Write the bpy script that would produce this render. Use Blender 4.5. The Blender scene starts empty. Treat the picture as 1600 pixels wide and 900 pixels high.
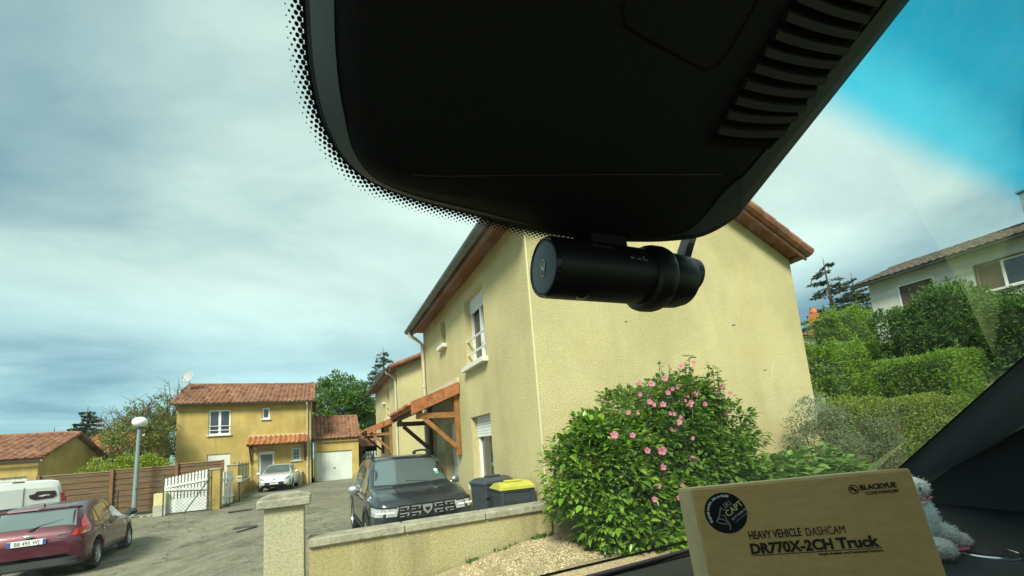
import bpy, math, random
import numpy as np
from mathutils import Vector, Matrix
R = math.radians
scn = bpy.context.scene
COL = scn.collection
rng = np.random.default_rng(7)
random.seed(7)

# ------------------------------------------------------------------ camera, world, sun, exposure
EYE = Vector((0, 0, 1.75))
cam = bpy.data.cameras.new('camera')
cam_o = bpy.data.objects.new('camera', cam)
COL.objects.link(cam_o)
rt = Vector((.906, -.417, -.076)); upv = Vector((.010, -.159, .987)); fw = Vector((.424, .895, .140))
fw.normalize(); rt = (rt - fw * rt.dot(fw)).normalized(); upv = rt.cross(fw)
cam_o.matrix_world = Matrix(((rt.x, upv.x, -fw.x, EYE.x), (rt.y, upv.y, -fw.y, EYE.y), (rt.z, upv.z, -fw.z, EYE.z), (0, 0, 0, 1)))
cam.sensor_width = 36; cam.lens = 14.4; cam.shift_y = .09375
cam.clip_start = .01; cam.clip_end = 3000
scn.camera = cam_o

SUN_EL, SUN_AZ = R(42), R(216)          # azimuth clockwise from +Y
sun = bpy.data.lights.new('sun', 'SUN'); sun.energy = 1.5; sun.angle = R(18); sun.color = (1, .93, .82)
sun_o = bpy.data.objects.new('sun', sun); COL.objects.link(sun_o)
sd = Vector((math.sin(SUN_AZ) * math.cos(SUN_EL), math.cos(SUN_AZ) * math.cos(SUN_EL), math.sin(SUN_EL)))
sun_o.rotation_euler = sd.to_track_quat('Z', 'Y').to_euler()

w = bpy.data.worlds.new('World'); scn.world = w; w.use_nodes = True
nt = w.node_tree; N = nt.nodes; L = nt.links
bg = N['Background']
sky = N.new('ShaderNodeTexSky'); sky.sky_type = 'NISHITA'; sky.sun_disc = False
sky.sun_elevation = SUN_EL; sky.sun_rotation = SUN_AZ; sky.dust_density = 2.0
tc = N.new('ShaderNodeTexCoord')
sep = N.new('ShaderNodeSeparateXYZ'); L.new(tc.outputs['Generated'], sep.inputs[0])
def wmath(op, a, b=None):
    m = N.new('ShaderNodeMath'); m.operation = op
    for i, v in enumerate((a, b)):
        if v is None: continue
        if isinstance(v, (int, float)): m.inputs[i].default_value = v
        else: L.new(v, m.inputs[i])
    return m.outputs[0]
zc = wmath('ADD', wmath('MAXIMUM', sep.outputs[2], 0.0), .16)
comb = N.new('ShaderNodeCombineXYZ')
L.new(wmath('DIVIDE', sep.outputs[0], zc), comb.inputs[0]); L.new(wmath('DIVIDE', sep.outputs[1], zc), comb.inputs[1])
def wnoise(scale, det, rough, loc):
    mp = N.new('ShaderNodeMapping'); mp.inputs['Location'].default_value = loc; mp.inputs['Scale'].default_value = (1, 1.35, 1)
    L.new(comb.outputs[0], mp.inputs[0])
    n = N.new('ShaderNodeTexNoise'); n.inputs['Scale'].default_value = scale; n.inputs['Detail'].default_value = det
    n.inputs['Roughness'].default_value = rough; n.inputs['Distortion'].default_value = .35
    L.new(mp.outputs[0], n.inputs['Vector']); return n.outputs['Fac']
def wramp(src, stops):
    r = N.new('ShaderNodeValToRGB'); e = r.color_ramp.elements
    e[0].position, e[0].color = stops[0][0], (*stops[0][1], 1)
    e[1].position, e[1].color = stops[-1][0], (*stops[-1][1], 1)
    for p, c in stops[1:-1]:
        x = e.new(p); x.color = (*c, 1)
    L.new(src, r.inputs[0]); return r.outputs[0]
n1 = wnoise(.58, 7, .52, (2.6, 1.1, 0)); n2 = wnoise(1.5, 8, .6, (9.2, 4.4, 2))
cloudcol = wramp(n1, [(.29, (1.0, 1.7, 2.2)), (.39, (1.95, 2.65, 2.9)), (.49, (3.1, 3.8, 3.75)), (.64, (4.2, 4.95, 4.7))])
cover = wramp(n2, [(.30, (0, 0, 0)), (.43, (1, 1, 1))])
lowdark = wramp(sep.outputs[2], [(0.0, (.70, .90, 1.02)), (.10, (.66, .86, 1.0)), (.20, (.68, .84, .97)), (.34, (.93, .97, .99)), (.7, (1.02, 1.02, 1.0))])
mulc = N.new('ShaderNodeMix'); mulc.data_type = 'RGBA'; mulc.blend_type = 'MULTIPLY'; mulc.inputs[0].default_value = 1
L.new(cloudcol, mulc.inputs[6]); L.new(lowdark, mulc.inputs[7])
mixc = N.new('ShaderNodeMix'); mixc.data_type = 'RGBA'
lum = wmath('MULTIPLY', cover, 1.0)
low_clear = wramp(sep.outputs[2], [(0.02, (.35, .35, .35)), (.22, (1, 1, 1))])
keep = wmath('MAXIMUM', lum, low_clear)
L.new(keep, mixc.inputs[0]); L.new(sky.outputs[0], mixc.inputs[6]); L.new(mulc.outputs[2], mixc.inputs[7])
L.new(mixc.outputs[2], bg.inputs[0]); bg.inputs[1].default_value = .055

scn.view_settings.view_transform = 'Standard'; scn.view_settings.look = 'None'
scn.view_settings.gamma = 1; scn.view_settings.exposure = 2.12
scn.render.engine = 'CYCLES'
scn.cycles.max_bounces = 8; scn.cycles.transparent_max_bounces = 16

# ------------------------------------------------------------------ materials
MATS = {}
def mat(name, col, rough=.7, metal=0, spec=.5, var=0, vscale=4, bump=0, bscale=30, col2=None, coat=0, detail=5, sheen=0, obj=True, emit=None, stretch=None, w2=.5):
    """plain principled material with noise mottling (var), optional second colour, noise bump"""
    if name in MATS: return MATS[name]
    m = bpy.data.materials.new(name); m.use_nodes = True
    n = m.node_tree.nodes; l = m.node_tree.links; b = n['Principled BSDF']
    b.inputs['Base Color'].default_value = (*col, 1); b.inputs['Roughness'].default_value = rough
    b.inputs['Metallic'].default_value = metal; b.inputs['Specular IOR Level'].default_value = spec
    if coat: b.inputs['Coat Weight'].default_value = coat; b.inputs['Coat Roughness'].default_value = .10
    t = n.new('ShaderNodeTexCoord'); src = t.outputs['Object']
    if stretch:
        mp = n.new('ShaderNodeMapping'); mp.inputs['Scale'].default_value = stretch; l.new(src, mp.inputs[0]); src = mp.outputs[0]
    if var or col2:
        nz = n.new('ShaderNodeTexNoise'); nz.inputs['Scale'].default_value = vscale; nz.inputs['Detail'].default_value = detail; nz.inputs['Roughness'].default_value = .62
        l.new(src, nz.inputs['Vector'])
        r = n.new('ShaderNodeValToRGB'); e = r.color_ramp.elements
        c2 = col2 or tuple(c * (1 - var) for c in col)
        c1 = col if col2 else tuple(min(1, c * (1 + var)) for c in col)
        e[0].position = w2 - .18; e[0].color = (*c2, 1); e[1].position = w2 + .18; e[1].color = (*c1, 1)
        l.new(nz.outputs['Fac'], r.inputs[0]); l.new(r.outputs[0], b.inputs['Base Color'])
    if bump:
        nb = n.new('ShaderNodeTexNoise'); nb.inputs['Scale'].default_value = bscale; nb.inputs['Detail'].default_value = 3
        l.new(src, nb.inputs['Vector'])
        bp = n.new('ShaderNodeBump'); bp.inputs['Strength'].default_value = bump; bp.inputs['Distance'].default_value = .02
        l.new(nb.outputs['Fac'], bp.inputs['Height']); l.new(bp.outputs[0], b.inputs['Normal'])
    if sheen: b.inputs['Sheen Weight'].default_value = sheen
    if emit: b.inputs['Emission Color'].default_value = (*emit, 1); b.inputs['Emission Strength'].default_value = 1
    MATS[name] = m; return m

def stucco(name, c1, c2, streak=.25):
    """rendered wall: large soft mottling, fine grain, weather streaks running down"""
    if name in MATS: return MATS[name]
    m = bpy.data.materials.new(name); m.use_nodes = True
    n = m.node_tree.nodes; l = m.node_tree.links; b = n['Principled BSDF']; b.inputs['Roughness'].default_value = .95; b.inputs['Specular IOR Level'].default_value = .2
    t = n.new('ShaderNodeTexCoord')
    def noise(scale, det, sc=(1, 1, 1), rough=.6):
        mp = n.new('ShaderNodeMapping'); mp.inputs['Scale'].default_value = sc; l.new(t.outputs['Object'], mp.inputs[0])
        z = n.new('ShaderNodeTexNoise'); z.inputs['Scale'].default_value = scale; z.inputs['Detail'].default_value = det; z.inputs['Roughness'].default_value = rough
        l.new(mp.outputs[0], z.inputs['Vector']); return z.outputs['Fac']
    def ramp(s, a, bb, p0, p1):
        r = n.new('ShaderNodeValToRGB'); e = r.color_ramp.elements; e[0].position = p0; e[1].position = p1
        e[0].color = (*a, 1); e[1].color = (*bb, 1); l.new(s, r.inputs[0]); return r.outputs[0]
    def mul(a, bb, f=1):
        x = n.new('ShaderNodeMix'); x.data_type = 'RGBA'; x.blend_type = 'MULTIPLY'; x.inputs[0].default_value = f
        l.new(a, x.inputs[6]); l.new(bb, x.inputs[7]); return x.outputs[2]
    base = ramp(noise(.9, 6), c2, c1, .36, .62)
    st = ramp(noise(2.2, 5, (1, 1, .12)), (1 - streak,) * 3, (1, 1, 1), .33, .52)
    gr = ramp(noise(40, 5, (1, 1, 1), .85), (.66, .66, .63), (1.0, 1.0, 1.0), .36, .6)
    blot = ramp(noise(.33, 7, (1, 1, 1), .65), (.86, .87, .86), (1.0, 1.0, 1.0), .42, .55); base = mul(base, blot)
    sz = n.new('ShaderNodeSeparateXYZ'); l.new(t.outputs['Object'], sz.inputs[0])
    ad = n.new('ShaderNodeMath'); ad.operation = 'MULTIPLY_ADD'; ad.inputs[1].default_value = .9; l.new(noise(3.5, 6), ad.inputs[0]); l.new(sz.outputs[2], ad.inputs[2])
    base = mul(base, ramp(ad.outputs[0], (.70, .66, .58), (1, 1, 1), .45, .85))
    l.new(mul(mul(base, st), gr), b.inputs['Base Color'])
    bp = n.new('ShaderNodeBump'); bp.inputs['Strength'].default_value = .85; bp.inputs['Distance'].default_value = .012
    l.new(noise(48, 4, (1, 1, 1), .7), bp.inputs['Height']); l.new(bp.outputs[0], b.inputs['Normal'])
    MATS[name] = m; return m

def tilemat(name, cols):
    m = bpy.data.materials.new(name); m.use_nodes = True
    n = m.node_tree.nodes; l = m.node_tree.links; b = n['Principled BSDF']; b.inputs['Roughness'].default_value = .85
    a = n.new('ShaderNodeAttribute'); a.attribute_name = 'tile'
    r = n.new('ShaderNodeValToRGB'); e = r.color_ramp.elements
    e[0].color = (*cols[0], 1); e[1].color = (*cols[-1], 1)
    for i, c in enumerate(cols[1:-1]): x = e.new((i + 1) / (len(cols) - 1)); x.color = (*c, 1)
    l.new(a.outputs['Fac'], r.inputs[0])
    t = n.new('ShaderNodeTexCoord'); z = n.new('ShaderNodeTexNoise'); z.inputs['Scale'].default_value = 6; z.inputs['Detail'].default_value = 8; z.inputs['Roughness'].default_value = .7
    l.new(t.outputs['Object'], z.inputs['Vector'])
    r2 = n.new('ShaderNodeValToRGB'); r2.color_ramp.elements[0].position = .38; r2.color_ramp.elements[0].color = (.5, .48, .45, 1); r2.color_ramp.elements[1].position = .58
    l.new(z.outputs['Fac'], r2.inputs[0])
    x = n.new('ShaderNodeMix'); x.data_type = 'RGBA'; x.blend_type = 'MULTIPLY'; x.inputs[0].default_value = .9
    l.new(r.outputs[0], x.inputs[6]); l.new(r2.outputs[0], x.inputs[7]); l.new(x.outputs[2], b.inputs['Base Color'])
    MATS[name] = m; return m

def leafmat(name, cols, rough=.45, trans=.35, spec=.4):
    m = bpy.data.materials.new(name); m.use_nodes = True
    n = m.node_tree.nodes; l = m.node_tree.links; b = n['Principled BSDF']; b.inputs['Roughness'].default_value = rough; b.inputs['Specular IOR Level'].default_value = spec
    g = n.new('ShaderNodeNewGeometry'); r = n.new('ShaderNodeValToRGB'); e = r.color_ramp.elements
    e[0].color = (*cols[0], 1); e[1].color = (*cols[-1], 1)
    for i, c in enumerate(cols[1:-1]): x = e.new((i + 1) / (len(cols) - 1)); x.color = (*c, 1)
    l.new(g.outputs['Random Per Island'], r.inputs[0]); l.new(r.outputs[0], b.inputs['Base Color'])
    tr = n.new('ShaderNodeBsdfTranslucent'); l.new(r.outputs[0], tr.inputs[0])
    mx = n.new('ShaderNodeMixShader'); mx.inputs[0].default_value = trans
    l.new(b.outputs[0], mx.inputs[1]); l.new(tr.outputs[0], mx.inputs[2]); l.new(mx.outputs[0], n['Material Output'].inputs[0])
    MATS[name] = m; return m

def paint(name, col, metal=.25):
    m = mat(name, col, rough=.35, metal=metal, coat=.8)
    return m

# ------------------------------------------------------------------ object helpers
ORI = {}
def link(o, parent=None):
    COL.objects.link(o)
    if parent is not None: o.parent = parent
    return o
def info(o, label=None, cat=None, group=None, kind=None):
    if label: o['label'] = label
    if cat: o['category'] = cat
    if group: o['group'] = group
    if kind: o['kind'] = kind
    return o
def thing(name, label, cat, loc=(0, 0, 0), rotz=0, group=None):
    o = bpy.data.objects.new(name, None); o.empty_display_size = .1
    o.location = loc; o.rotation_euler = (0, 0, rotz); link(o); info(o, label, cat, group)
    ORI[o.name] = Vector(loc) if rotz == 0 else Vector((0, 0, 0))
    return o
def mk(name, verts, faces, m, parent=None, smooth=False, mats=None, fmat=None, auto=None):
    me = bpy.data.meshes.new(name)
    org = ORI.get(parent.name, Vector((0, 0, 0))) if parent else Vector((0, 0, 0))
    V = np.array(verts, dtype=float)
    loc = Vector((0, 0, 0))
    if parent is None and len(V):
        loc = Vector((V[:, 0].mean(), V[:, 1].mean(), V[:, 2].min())); sub = loc
    else: sub = org
    V = V - np.array(sub)
    me.from_pydata([tuple(v) for v in V], [], faces)
    if m: me.materials.append(m)
    for x in mats or []: me.materials.append(x)
    if fmat: me.polygons.foreach_set('material_index', fmat)
    if smooth: me.polygons.foreach_set('use_smooth', [True] * len(me.polygons))
    if auto is not None:
        me.polygons.foreach_set('use_smooth', [True] * len(me.polygons))
        try: me.set_sharp_from_angle(angle=R(auto))
        except Exception: pass
    me.update()
    o = bpy.data.objects.new(name, me); o.location = loc
    link(o, parent); ORI[o.name] = org if parent else loc
    return o
class MB:
    def __init__(s): s.v = []; s.f = []
    def add(s, vs, fs):
        b = len(s.v); s.v += [tuple(x) for x in vs]; s.f += [tuple(i + b for i in f) for f in fs]; return s
    def box(s, c, size, rz=0, M=None, bev=0):
        hx, hy, hz = size[0] / 2, size[1] / 2, size[2] / 2
        if bev > 0:
            b = min(bev, hx * .45, hy * .45, hz * .45); vs = []; 
            for sx in (-1, 1):
                for sy in (-1, 1):
                    for sz in (-1, 1):
                        vs += [(sx * (hx - b), sy * (hy - b), sz * hz), (sx * (hx - b), sy * hy, sz * (hz - b)), (sx * hx, sy * (hy - b), sz * (hz - b))]
            def I(sx, sy, sz, k): return ((sx > 0) * 4 + (sy > 0) * 2 + (sz > 0)) * 3 + k
            fs = []
            def q(*p): fs.append(tuple(p))
            for sz in (-1, 1): q(I(-1, -1, sz, 0), I(1, -1, sz, 0), I(1, 1, sz, 0), I(-1, 1, sz, 0))
            for sy in (-1, 1): q(I(-1, sy, -1, 1), I(1, sy, -1, 1), I(1, sy, 1, 1), I(-1, sy, 1, 1))
            for sx in (-1, 1): q(I(sx, -1, -1, 2), I(sx, 1, -1, 2), I(sx, 1, 1, 2), I(sx, -1, 1, 2))
            for sy in (-1, 1):
                for sz in (-1, 1): q(I(-1, sy, sz, 0), I(1, sy, sz, 0), I(1, sy, sz, 1), I(-1, sy, sz, 1))
            for sx in (-1, 1):
                for sz in (-1, 1): q(I(sx, -1, sz, 0), I(sx, 1, sz, 0), I(sx, 1, sz, 2), I(sx, -1, sz, 2))
                for sy in (-1, 1): q(I(sx, sy, -1, 1), I(sx, sy, 1, 1), I(sx, sy, 1, 2), I(sx, sy, -1, 2))
            for sx in (-1, 1):
                for sy in (-1, 1):
                    for sz in (-1, 1): q(I(sx, sy, sz, 0), I(sx, sy, sz, 1), I(sx, sy, sz, 2))
        else:
            vs = [(x * hx, y * hy, z * hz) for x in (-1, 1) for y in (-1, 1) for z in (-1, 1)]
            fs = [(0, 1, 3, 2), (4, 6, 7, 5), (0, 4, 5, 1), (2, 3, 7, 6), (0, 2, 6, 4), (1, 5, 7, 3)]
        T = M if M is not None else Matrix.Translation(c) @ Matrix.Rotation(rz, 4, 'Z')
        return s.add([tuple(T @ Vector(v)) for v in vs], fs)
    def beam(s, a, b, w, h, up=(0, 0, 1)):
        a = Vector(a); b = Vector(b); d = b - a; y = d.normalized(); x = y.cross(Vector(up))
        if x.length < 1e-4: x = Vector((1, 0, 0))
        x.normalize(); z = x.cross(y)
        T = Matrix(((x.x, y.x, z.x, 0), (x.y, y.y, z.y, 0), (x.z, y.z, z.z, 0), (0, 0, 0, 1))); T.translation = (a + b) / 2
        return s.box(None, (w, d.length, h), M=T)
    def tube(s, pts, rad, n=8, cap=True):
        pts = [Vector(p) for p in pts]
        rs = rad if isinstance(rad, (list, tuple)) else [rad] * len(pts)
        vs = []; fs = []; prev = None
        for i, p in enumerate(pts):
            d = (pts[min(i + 1, len(pts) - 1)] - pts[max(i - 1, 0)]).normalized()
            if prev is None: x = d.orthogonal().normalized()
            else:
                x = prev - d * prev.dot(d); x = x.normalized() if x.length > 1e-5 else d.orthogonal().normalized()
            prev = x; y = d.cross(x)
            for k in range(n):
                t = 2 * math.pi * k / n; vs.append(p + (x * math.cos(t) + y * math.sin(t)) * rs[i])
        for i in range(len(pts) - 1):
            for k in range(n): fs.append((i * n + k, i * n + (k + 1) % n, (i + 1) * n + (k + 1) % n, (i + 1) * n + k))
        if cap: fs.append(tuple(range(n - 1, -1, -1))); fs.append(tuple((len(pts) - 1) * n + k for k in range(n)))
        return s.add(vs, fs)
    def lathe(s, prof, n=24, M=None):
        """profile [(r, h)] about local z"""
        M = M or Matrix.Identity(4); vs = []; fs = []
        for r, h in prof:
            for k in range(n):
                t = 2 * math.pi * k / n; vs.append(tuple(M @ Vector((r * math.cos(t), r * math.sin(t), h))))
        for i in range(len(prof) - 1):
            for k in range(n): fs.append((i * n + k, i * n + (k + 1) % n, (i + 1) * n + (k + 1) % n, (i + 1) * n + k))
        fs.append(tuple(range(n - 1, -1, -1))); fs.append(tuple((len(prof) - 1) * n + k for k in range(n)))
        return s.add(vs, fs)
    def ell(s, c, r, n=12, M=None, noise=0):
        vs = []; fs = []; m = n // 2 + 2
        for i in range(m + 1):
            ph = math.pi * i / m
            for k in range(n):
                t = 2 * math.pi * k / n; q = 1 + random.uniform(-noise, noise)
                p = Vector((r[0] * math.sin(ph) * math.cos(t) * q, r[1] * math.sin(ph) * math.sin(t) * q, r[2] * math.cos(ph) * q))
                vs.append(tuple((M @ p) if M else p + Vector(c)))
        for i in range(m):
            for k in range(n): fs.append((i * n + k, (i + 1) * n + k, (i + 1) * n + (k + 1) % n, i * n + (k + 1) % n))
        return s.add(vs, fs)
    def prism(s, poly, d, o=(0, 0, 0), u=(1, 0, 0), v=(0, 0, 1)):
        """polygon in plane (u,v) at o, extruded by vector d"""
        o, u, v, d = Vector(o), Vector(u), Vector(v), Vector(d); n = len(poly)
        a = [o + u * p[0] + v * p[1] for p in poly]
        return s.add(a + [p + d for p in a], [tuple(range(n - 1, -1, -1)), tuple(range(n, 2 * n))] + [(i, (i + 1) % n, (i + 1) % n + n, i + n) for i in range(n)])
    def build(s, name, m, parent=None, **k): return mk(name, s.v, s.f, m, parent, **k)

def text(name, body, size, m, o, u, v, parent, sx=1, fit=None, bold=0, align='LEFT', depth=.0006, space=1, label=None):
    """lettering standing on the surface through o, reading along u, upright along v"""
    c = bpy.data.curves.new('t', 'FONT'); c.body = body; c.size = size; c.extrude = depth; c.offset = bold; c.align_x = align; c.space_character = space; c.resolution_u = 3
    t = bpy.data.objects.new('t', c); COL.objects.link(t)
    me = bpy.data.meshes.new_from_object(t)
    u = Vector(u).normalized(); v = Vector(v).normalized(); n = u.cross(v)
    if fit: sx = fit / max(p.co.x for p in me.vertices)
    vs = [tuple(Vector(o) + u * (p.co.x * sx) + v * p.co.y + n * p.co.z) for p in me.vertices]
    fs = [tuple(p.vertices) for p in me.polygons]
    bpy.data.objects.remove(t); bpy.data.meshes.remove(me); bpy.data.curves.remove(c)
    ob = mk(name, vs, fs, m, parent)
    if label: ob['label'] = label
    return ob

# ------------------------------------------------------------------ foliage
def leaves(name, P, size, m, parent=None, aspect=.45, droop=.2, outward=None, jitter=.8, fold=.12, base=None):
    """one mesh of many small folded leaves at the points P"""
    n = len(P); d = rng.normal(size=(n, 3)) * jitter
    if outward is not None: d += outward
    d[:, 2] -= droop; d /= np.linalg.norm(d, axis=1)[:, None] + 1e-9
    a = rng.normal(size=(n, 3)); a[:, 2] *= .5
    sdir = np.cross(d, a); sdir /= np.linalg.norm(sdir, axis=1)[:, None] + 1e-9
    nr = np.cross(sdir, d); s = size * rng.uniform(.6, 1.3, n)[:, None]
    v0 = P; v1 = P + d * s * .5 + sdir * s * aspect * .5 + nr * s * fold; v2 = P + d * s; v3 = P + d * s * .5 - sdir * s * aspect * .5 + nr * s * fold
    V = np.stack([v0, v1, v2, v3], 1).reshape(-1, 3)
    i = np.arange(n) * 4
    F = np.stack([np.stack([i, i + 1, i + 2], 1), np.stack([i, i + 2, i + 3], 1)], 1).reshape(-1, 3)
    me = bpy.data.meshes.new(name)
    if parent is None: loc = np.array([V[:, 0].mean(), V[:, 1].mean(), V[:, 2].min()])
    else: loc = np.array(ORI.get(parent.name, Vector((0, 0, 0))))
    V = V - loc
    ev = np.zeros((0, 3)); ef = []
    if base is not None:                      # extra inner geometry (trunks inside a hedge)
        pass
    me.vertices.add(len(V)); me.vertices.foreach_set('co', V.astype(np.float32).ravel())
    me.loops.add(len(F) * 3); me.loops.foreach_set('vertex_index', F.astype(np.int32).ravel())
    me.polygons.add(len(F)); me.polygons.foreach_set('loop_start', (np.arange(len(F)) * 3).astype(np.int32)); me.polygons.foreach_set('loop_total', np.full(len(F), 3, np.int32))
    me.materials.append(m); me.update(calc_edges=True); me.validate()
    o = bpy.data.objects.new(name, me)
    if parent is None: o.location = tuple(loc)
    link(o, parent); ORI[o.name] = Vector(tuple(loc)); return o

def clumps(c, r, k, per, spread, bottom=-.4, shell=.75):
    """leaf points gathered in clumps through an ellipsoid: uneven outline, gaps between"""
    c = np.array(c, float); r = np.array(r, float); P = []; O = []; C = []
    for i in range(k):
        d = rng.normal(size=3); d /= np.linalg.norm(d)
        if d[2] < bottom: d[2] = -d[2] * .5
        q = rng.uniform(shell * .5, 1.0) ** .6
        cc = c + d * r * q; C.append(cc); m = int(per * rng.uniform(.5, 1.4)); s = spread * rng.uniform(.6, 1.35)
        e = rng.normal(size=(m, 3)); e /= np.linalg.norm(e, axis=1)[:, None]; e *= (rng.uniform(.2, 1, m) ** .5)[:, None]
        P.append(cc + e * s * np.array([1, 1, .75])); O.append(e * .9 + d * .5)
    return np.concatenate(P), np.concatenate(O), C

def tree(name, label, cat, base, h, rad, m, bark, k=60, per=110, leaf=.16, trunk_h=.35, trunk_r=.14, crown_z=None, spread=None, group=None, bare=0, shell=.75):
    t = thing(name, label, cat, base, group=group); b = Vector(base)
    cz = crown_z or h * (.5 + trunk_h / 2); rz = h - cz
    P, O, C = clumps((b.x, b.y, b.z + cz), (rad, rad, rz), k, per, spread or rad * .27, bottom=-.75, shell=shell)
    mb = MB(); top = b + Vector((random.uniform(-.2, .2), 0, h * .8))
    mb.tube([b, b + Vector((.05, .03, h * .3)), b + Vector((-.06, .05, h * .55)), top], [trunk_r, trunk_r * .8, trunk_r * .5, trunk_r * .15], 8)
    for cc in C[::3]:
        f = random.uniform(.3, .7); s0 = b.lerp(top, f); e = Vector(tuple(cc)); mid = s0.lerp(e, .5) + Vector((0, 0, .1 * h * random.uniform(0, .6)))
        mb.tube([s0, mid, e], [trunk_r * .32, trunk_r * .2, trunk_r * .06], 5)
    for i in range(bare):                     # twigs that stick out of the crown
        d = Vector((random.uniform(-1, 1), random.uniform(-.3, .3), random.uniform(.3, 1.2))).normalized(); s0 = b + Vector((0, 0, cz)); e = s0 + Vector((d.x * rad * 1.05, d.y * rad, d.z * rz * 1.15))
        mb.tube([s0, s0.lerp(e, .6) + Vector((.1, 0, .15)), e], [.05, .03, .008], 4)
        for j in range(6):
            g = s0.lerp(e, random.uniform(.5, 1)); mb.tube([g, g + Vector((random.uniform(-.6, .6), random.uniform(-.3, .3), random.uniform(0, .6)))], [.015, .005], 3)
    mb.build('trunk', bark, t)
    leaves('crown', P, leaf, m, t, outward=O * .6, aspect=.6)
    return t

def conifer(name, label, base, h, rad, m, bark, tiers=16, leaf=.22, flat=.35, group=None, gap=.15, trunk_r=.14, cat='tree'):
    t = thing(name, label, cat, base, group=group); b = Vector(base); mb = MB()
    mb.tube([b, b + Vector((0, 0, h * .5)), b + Vector((0, 0, h))], [trunk_r, trunk_r * .6, .02], 8)
    P = []; O = []
    for i in range(tiers):
        f = i / tiers; z = h * (.1 + .88 * f); rr = rad * (1 - f) ** .75 * random.uniform(.75, 1.15) + .15
        for j in range(int(9 - 4 * f)):
            a = random.uniform(0, 6.283); ln = rr * random.uniform(.65, 1.1)
            s0 = b + Vector((0, 0, z)); e = s0 + Vector((math.cos(a) * ln, math.sin(a) * ln, -flat * ln * random.uniform(-.2, .8)))
            mb.tube([s0, e], [trunk_r * .25 * (1 - f) + .01, .008], 4)
            m_ = max(20, int(170 * ln / rad * 1.2)); tt = rng.uniform(gap, 1.05, m_)[:, None]
            q = np.array(s0) * (1 - tt) + np.array(e) * tt + rng.normal(size=(m_, 3)) * np.array([.16, .16, .07]) * ln * (1.15 - tt) * .9
            q[:, 2] -= .05 * ln; P.append(q); O.append(np.tile(np.array([math.cos(a), math.sin(a), -.15]), (m_, 1)))
    mb.build('trunk', bark, t)
    leaves('crown', np.concatenate(P), leaf, m, t, outward=np.concatenate(O) * 1.2, aspect=.35, jitter=.7)
    return t

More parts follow.
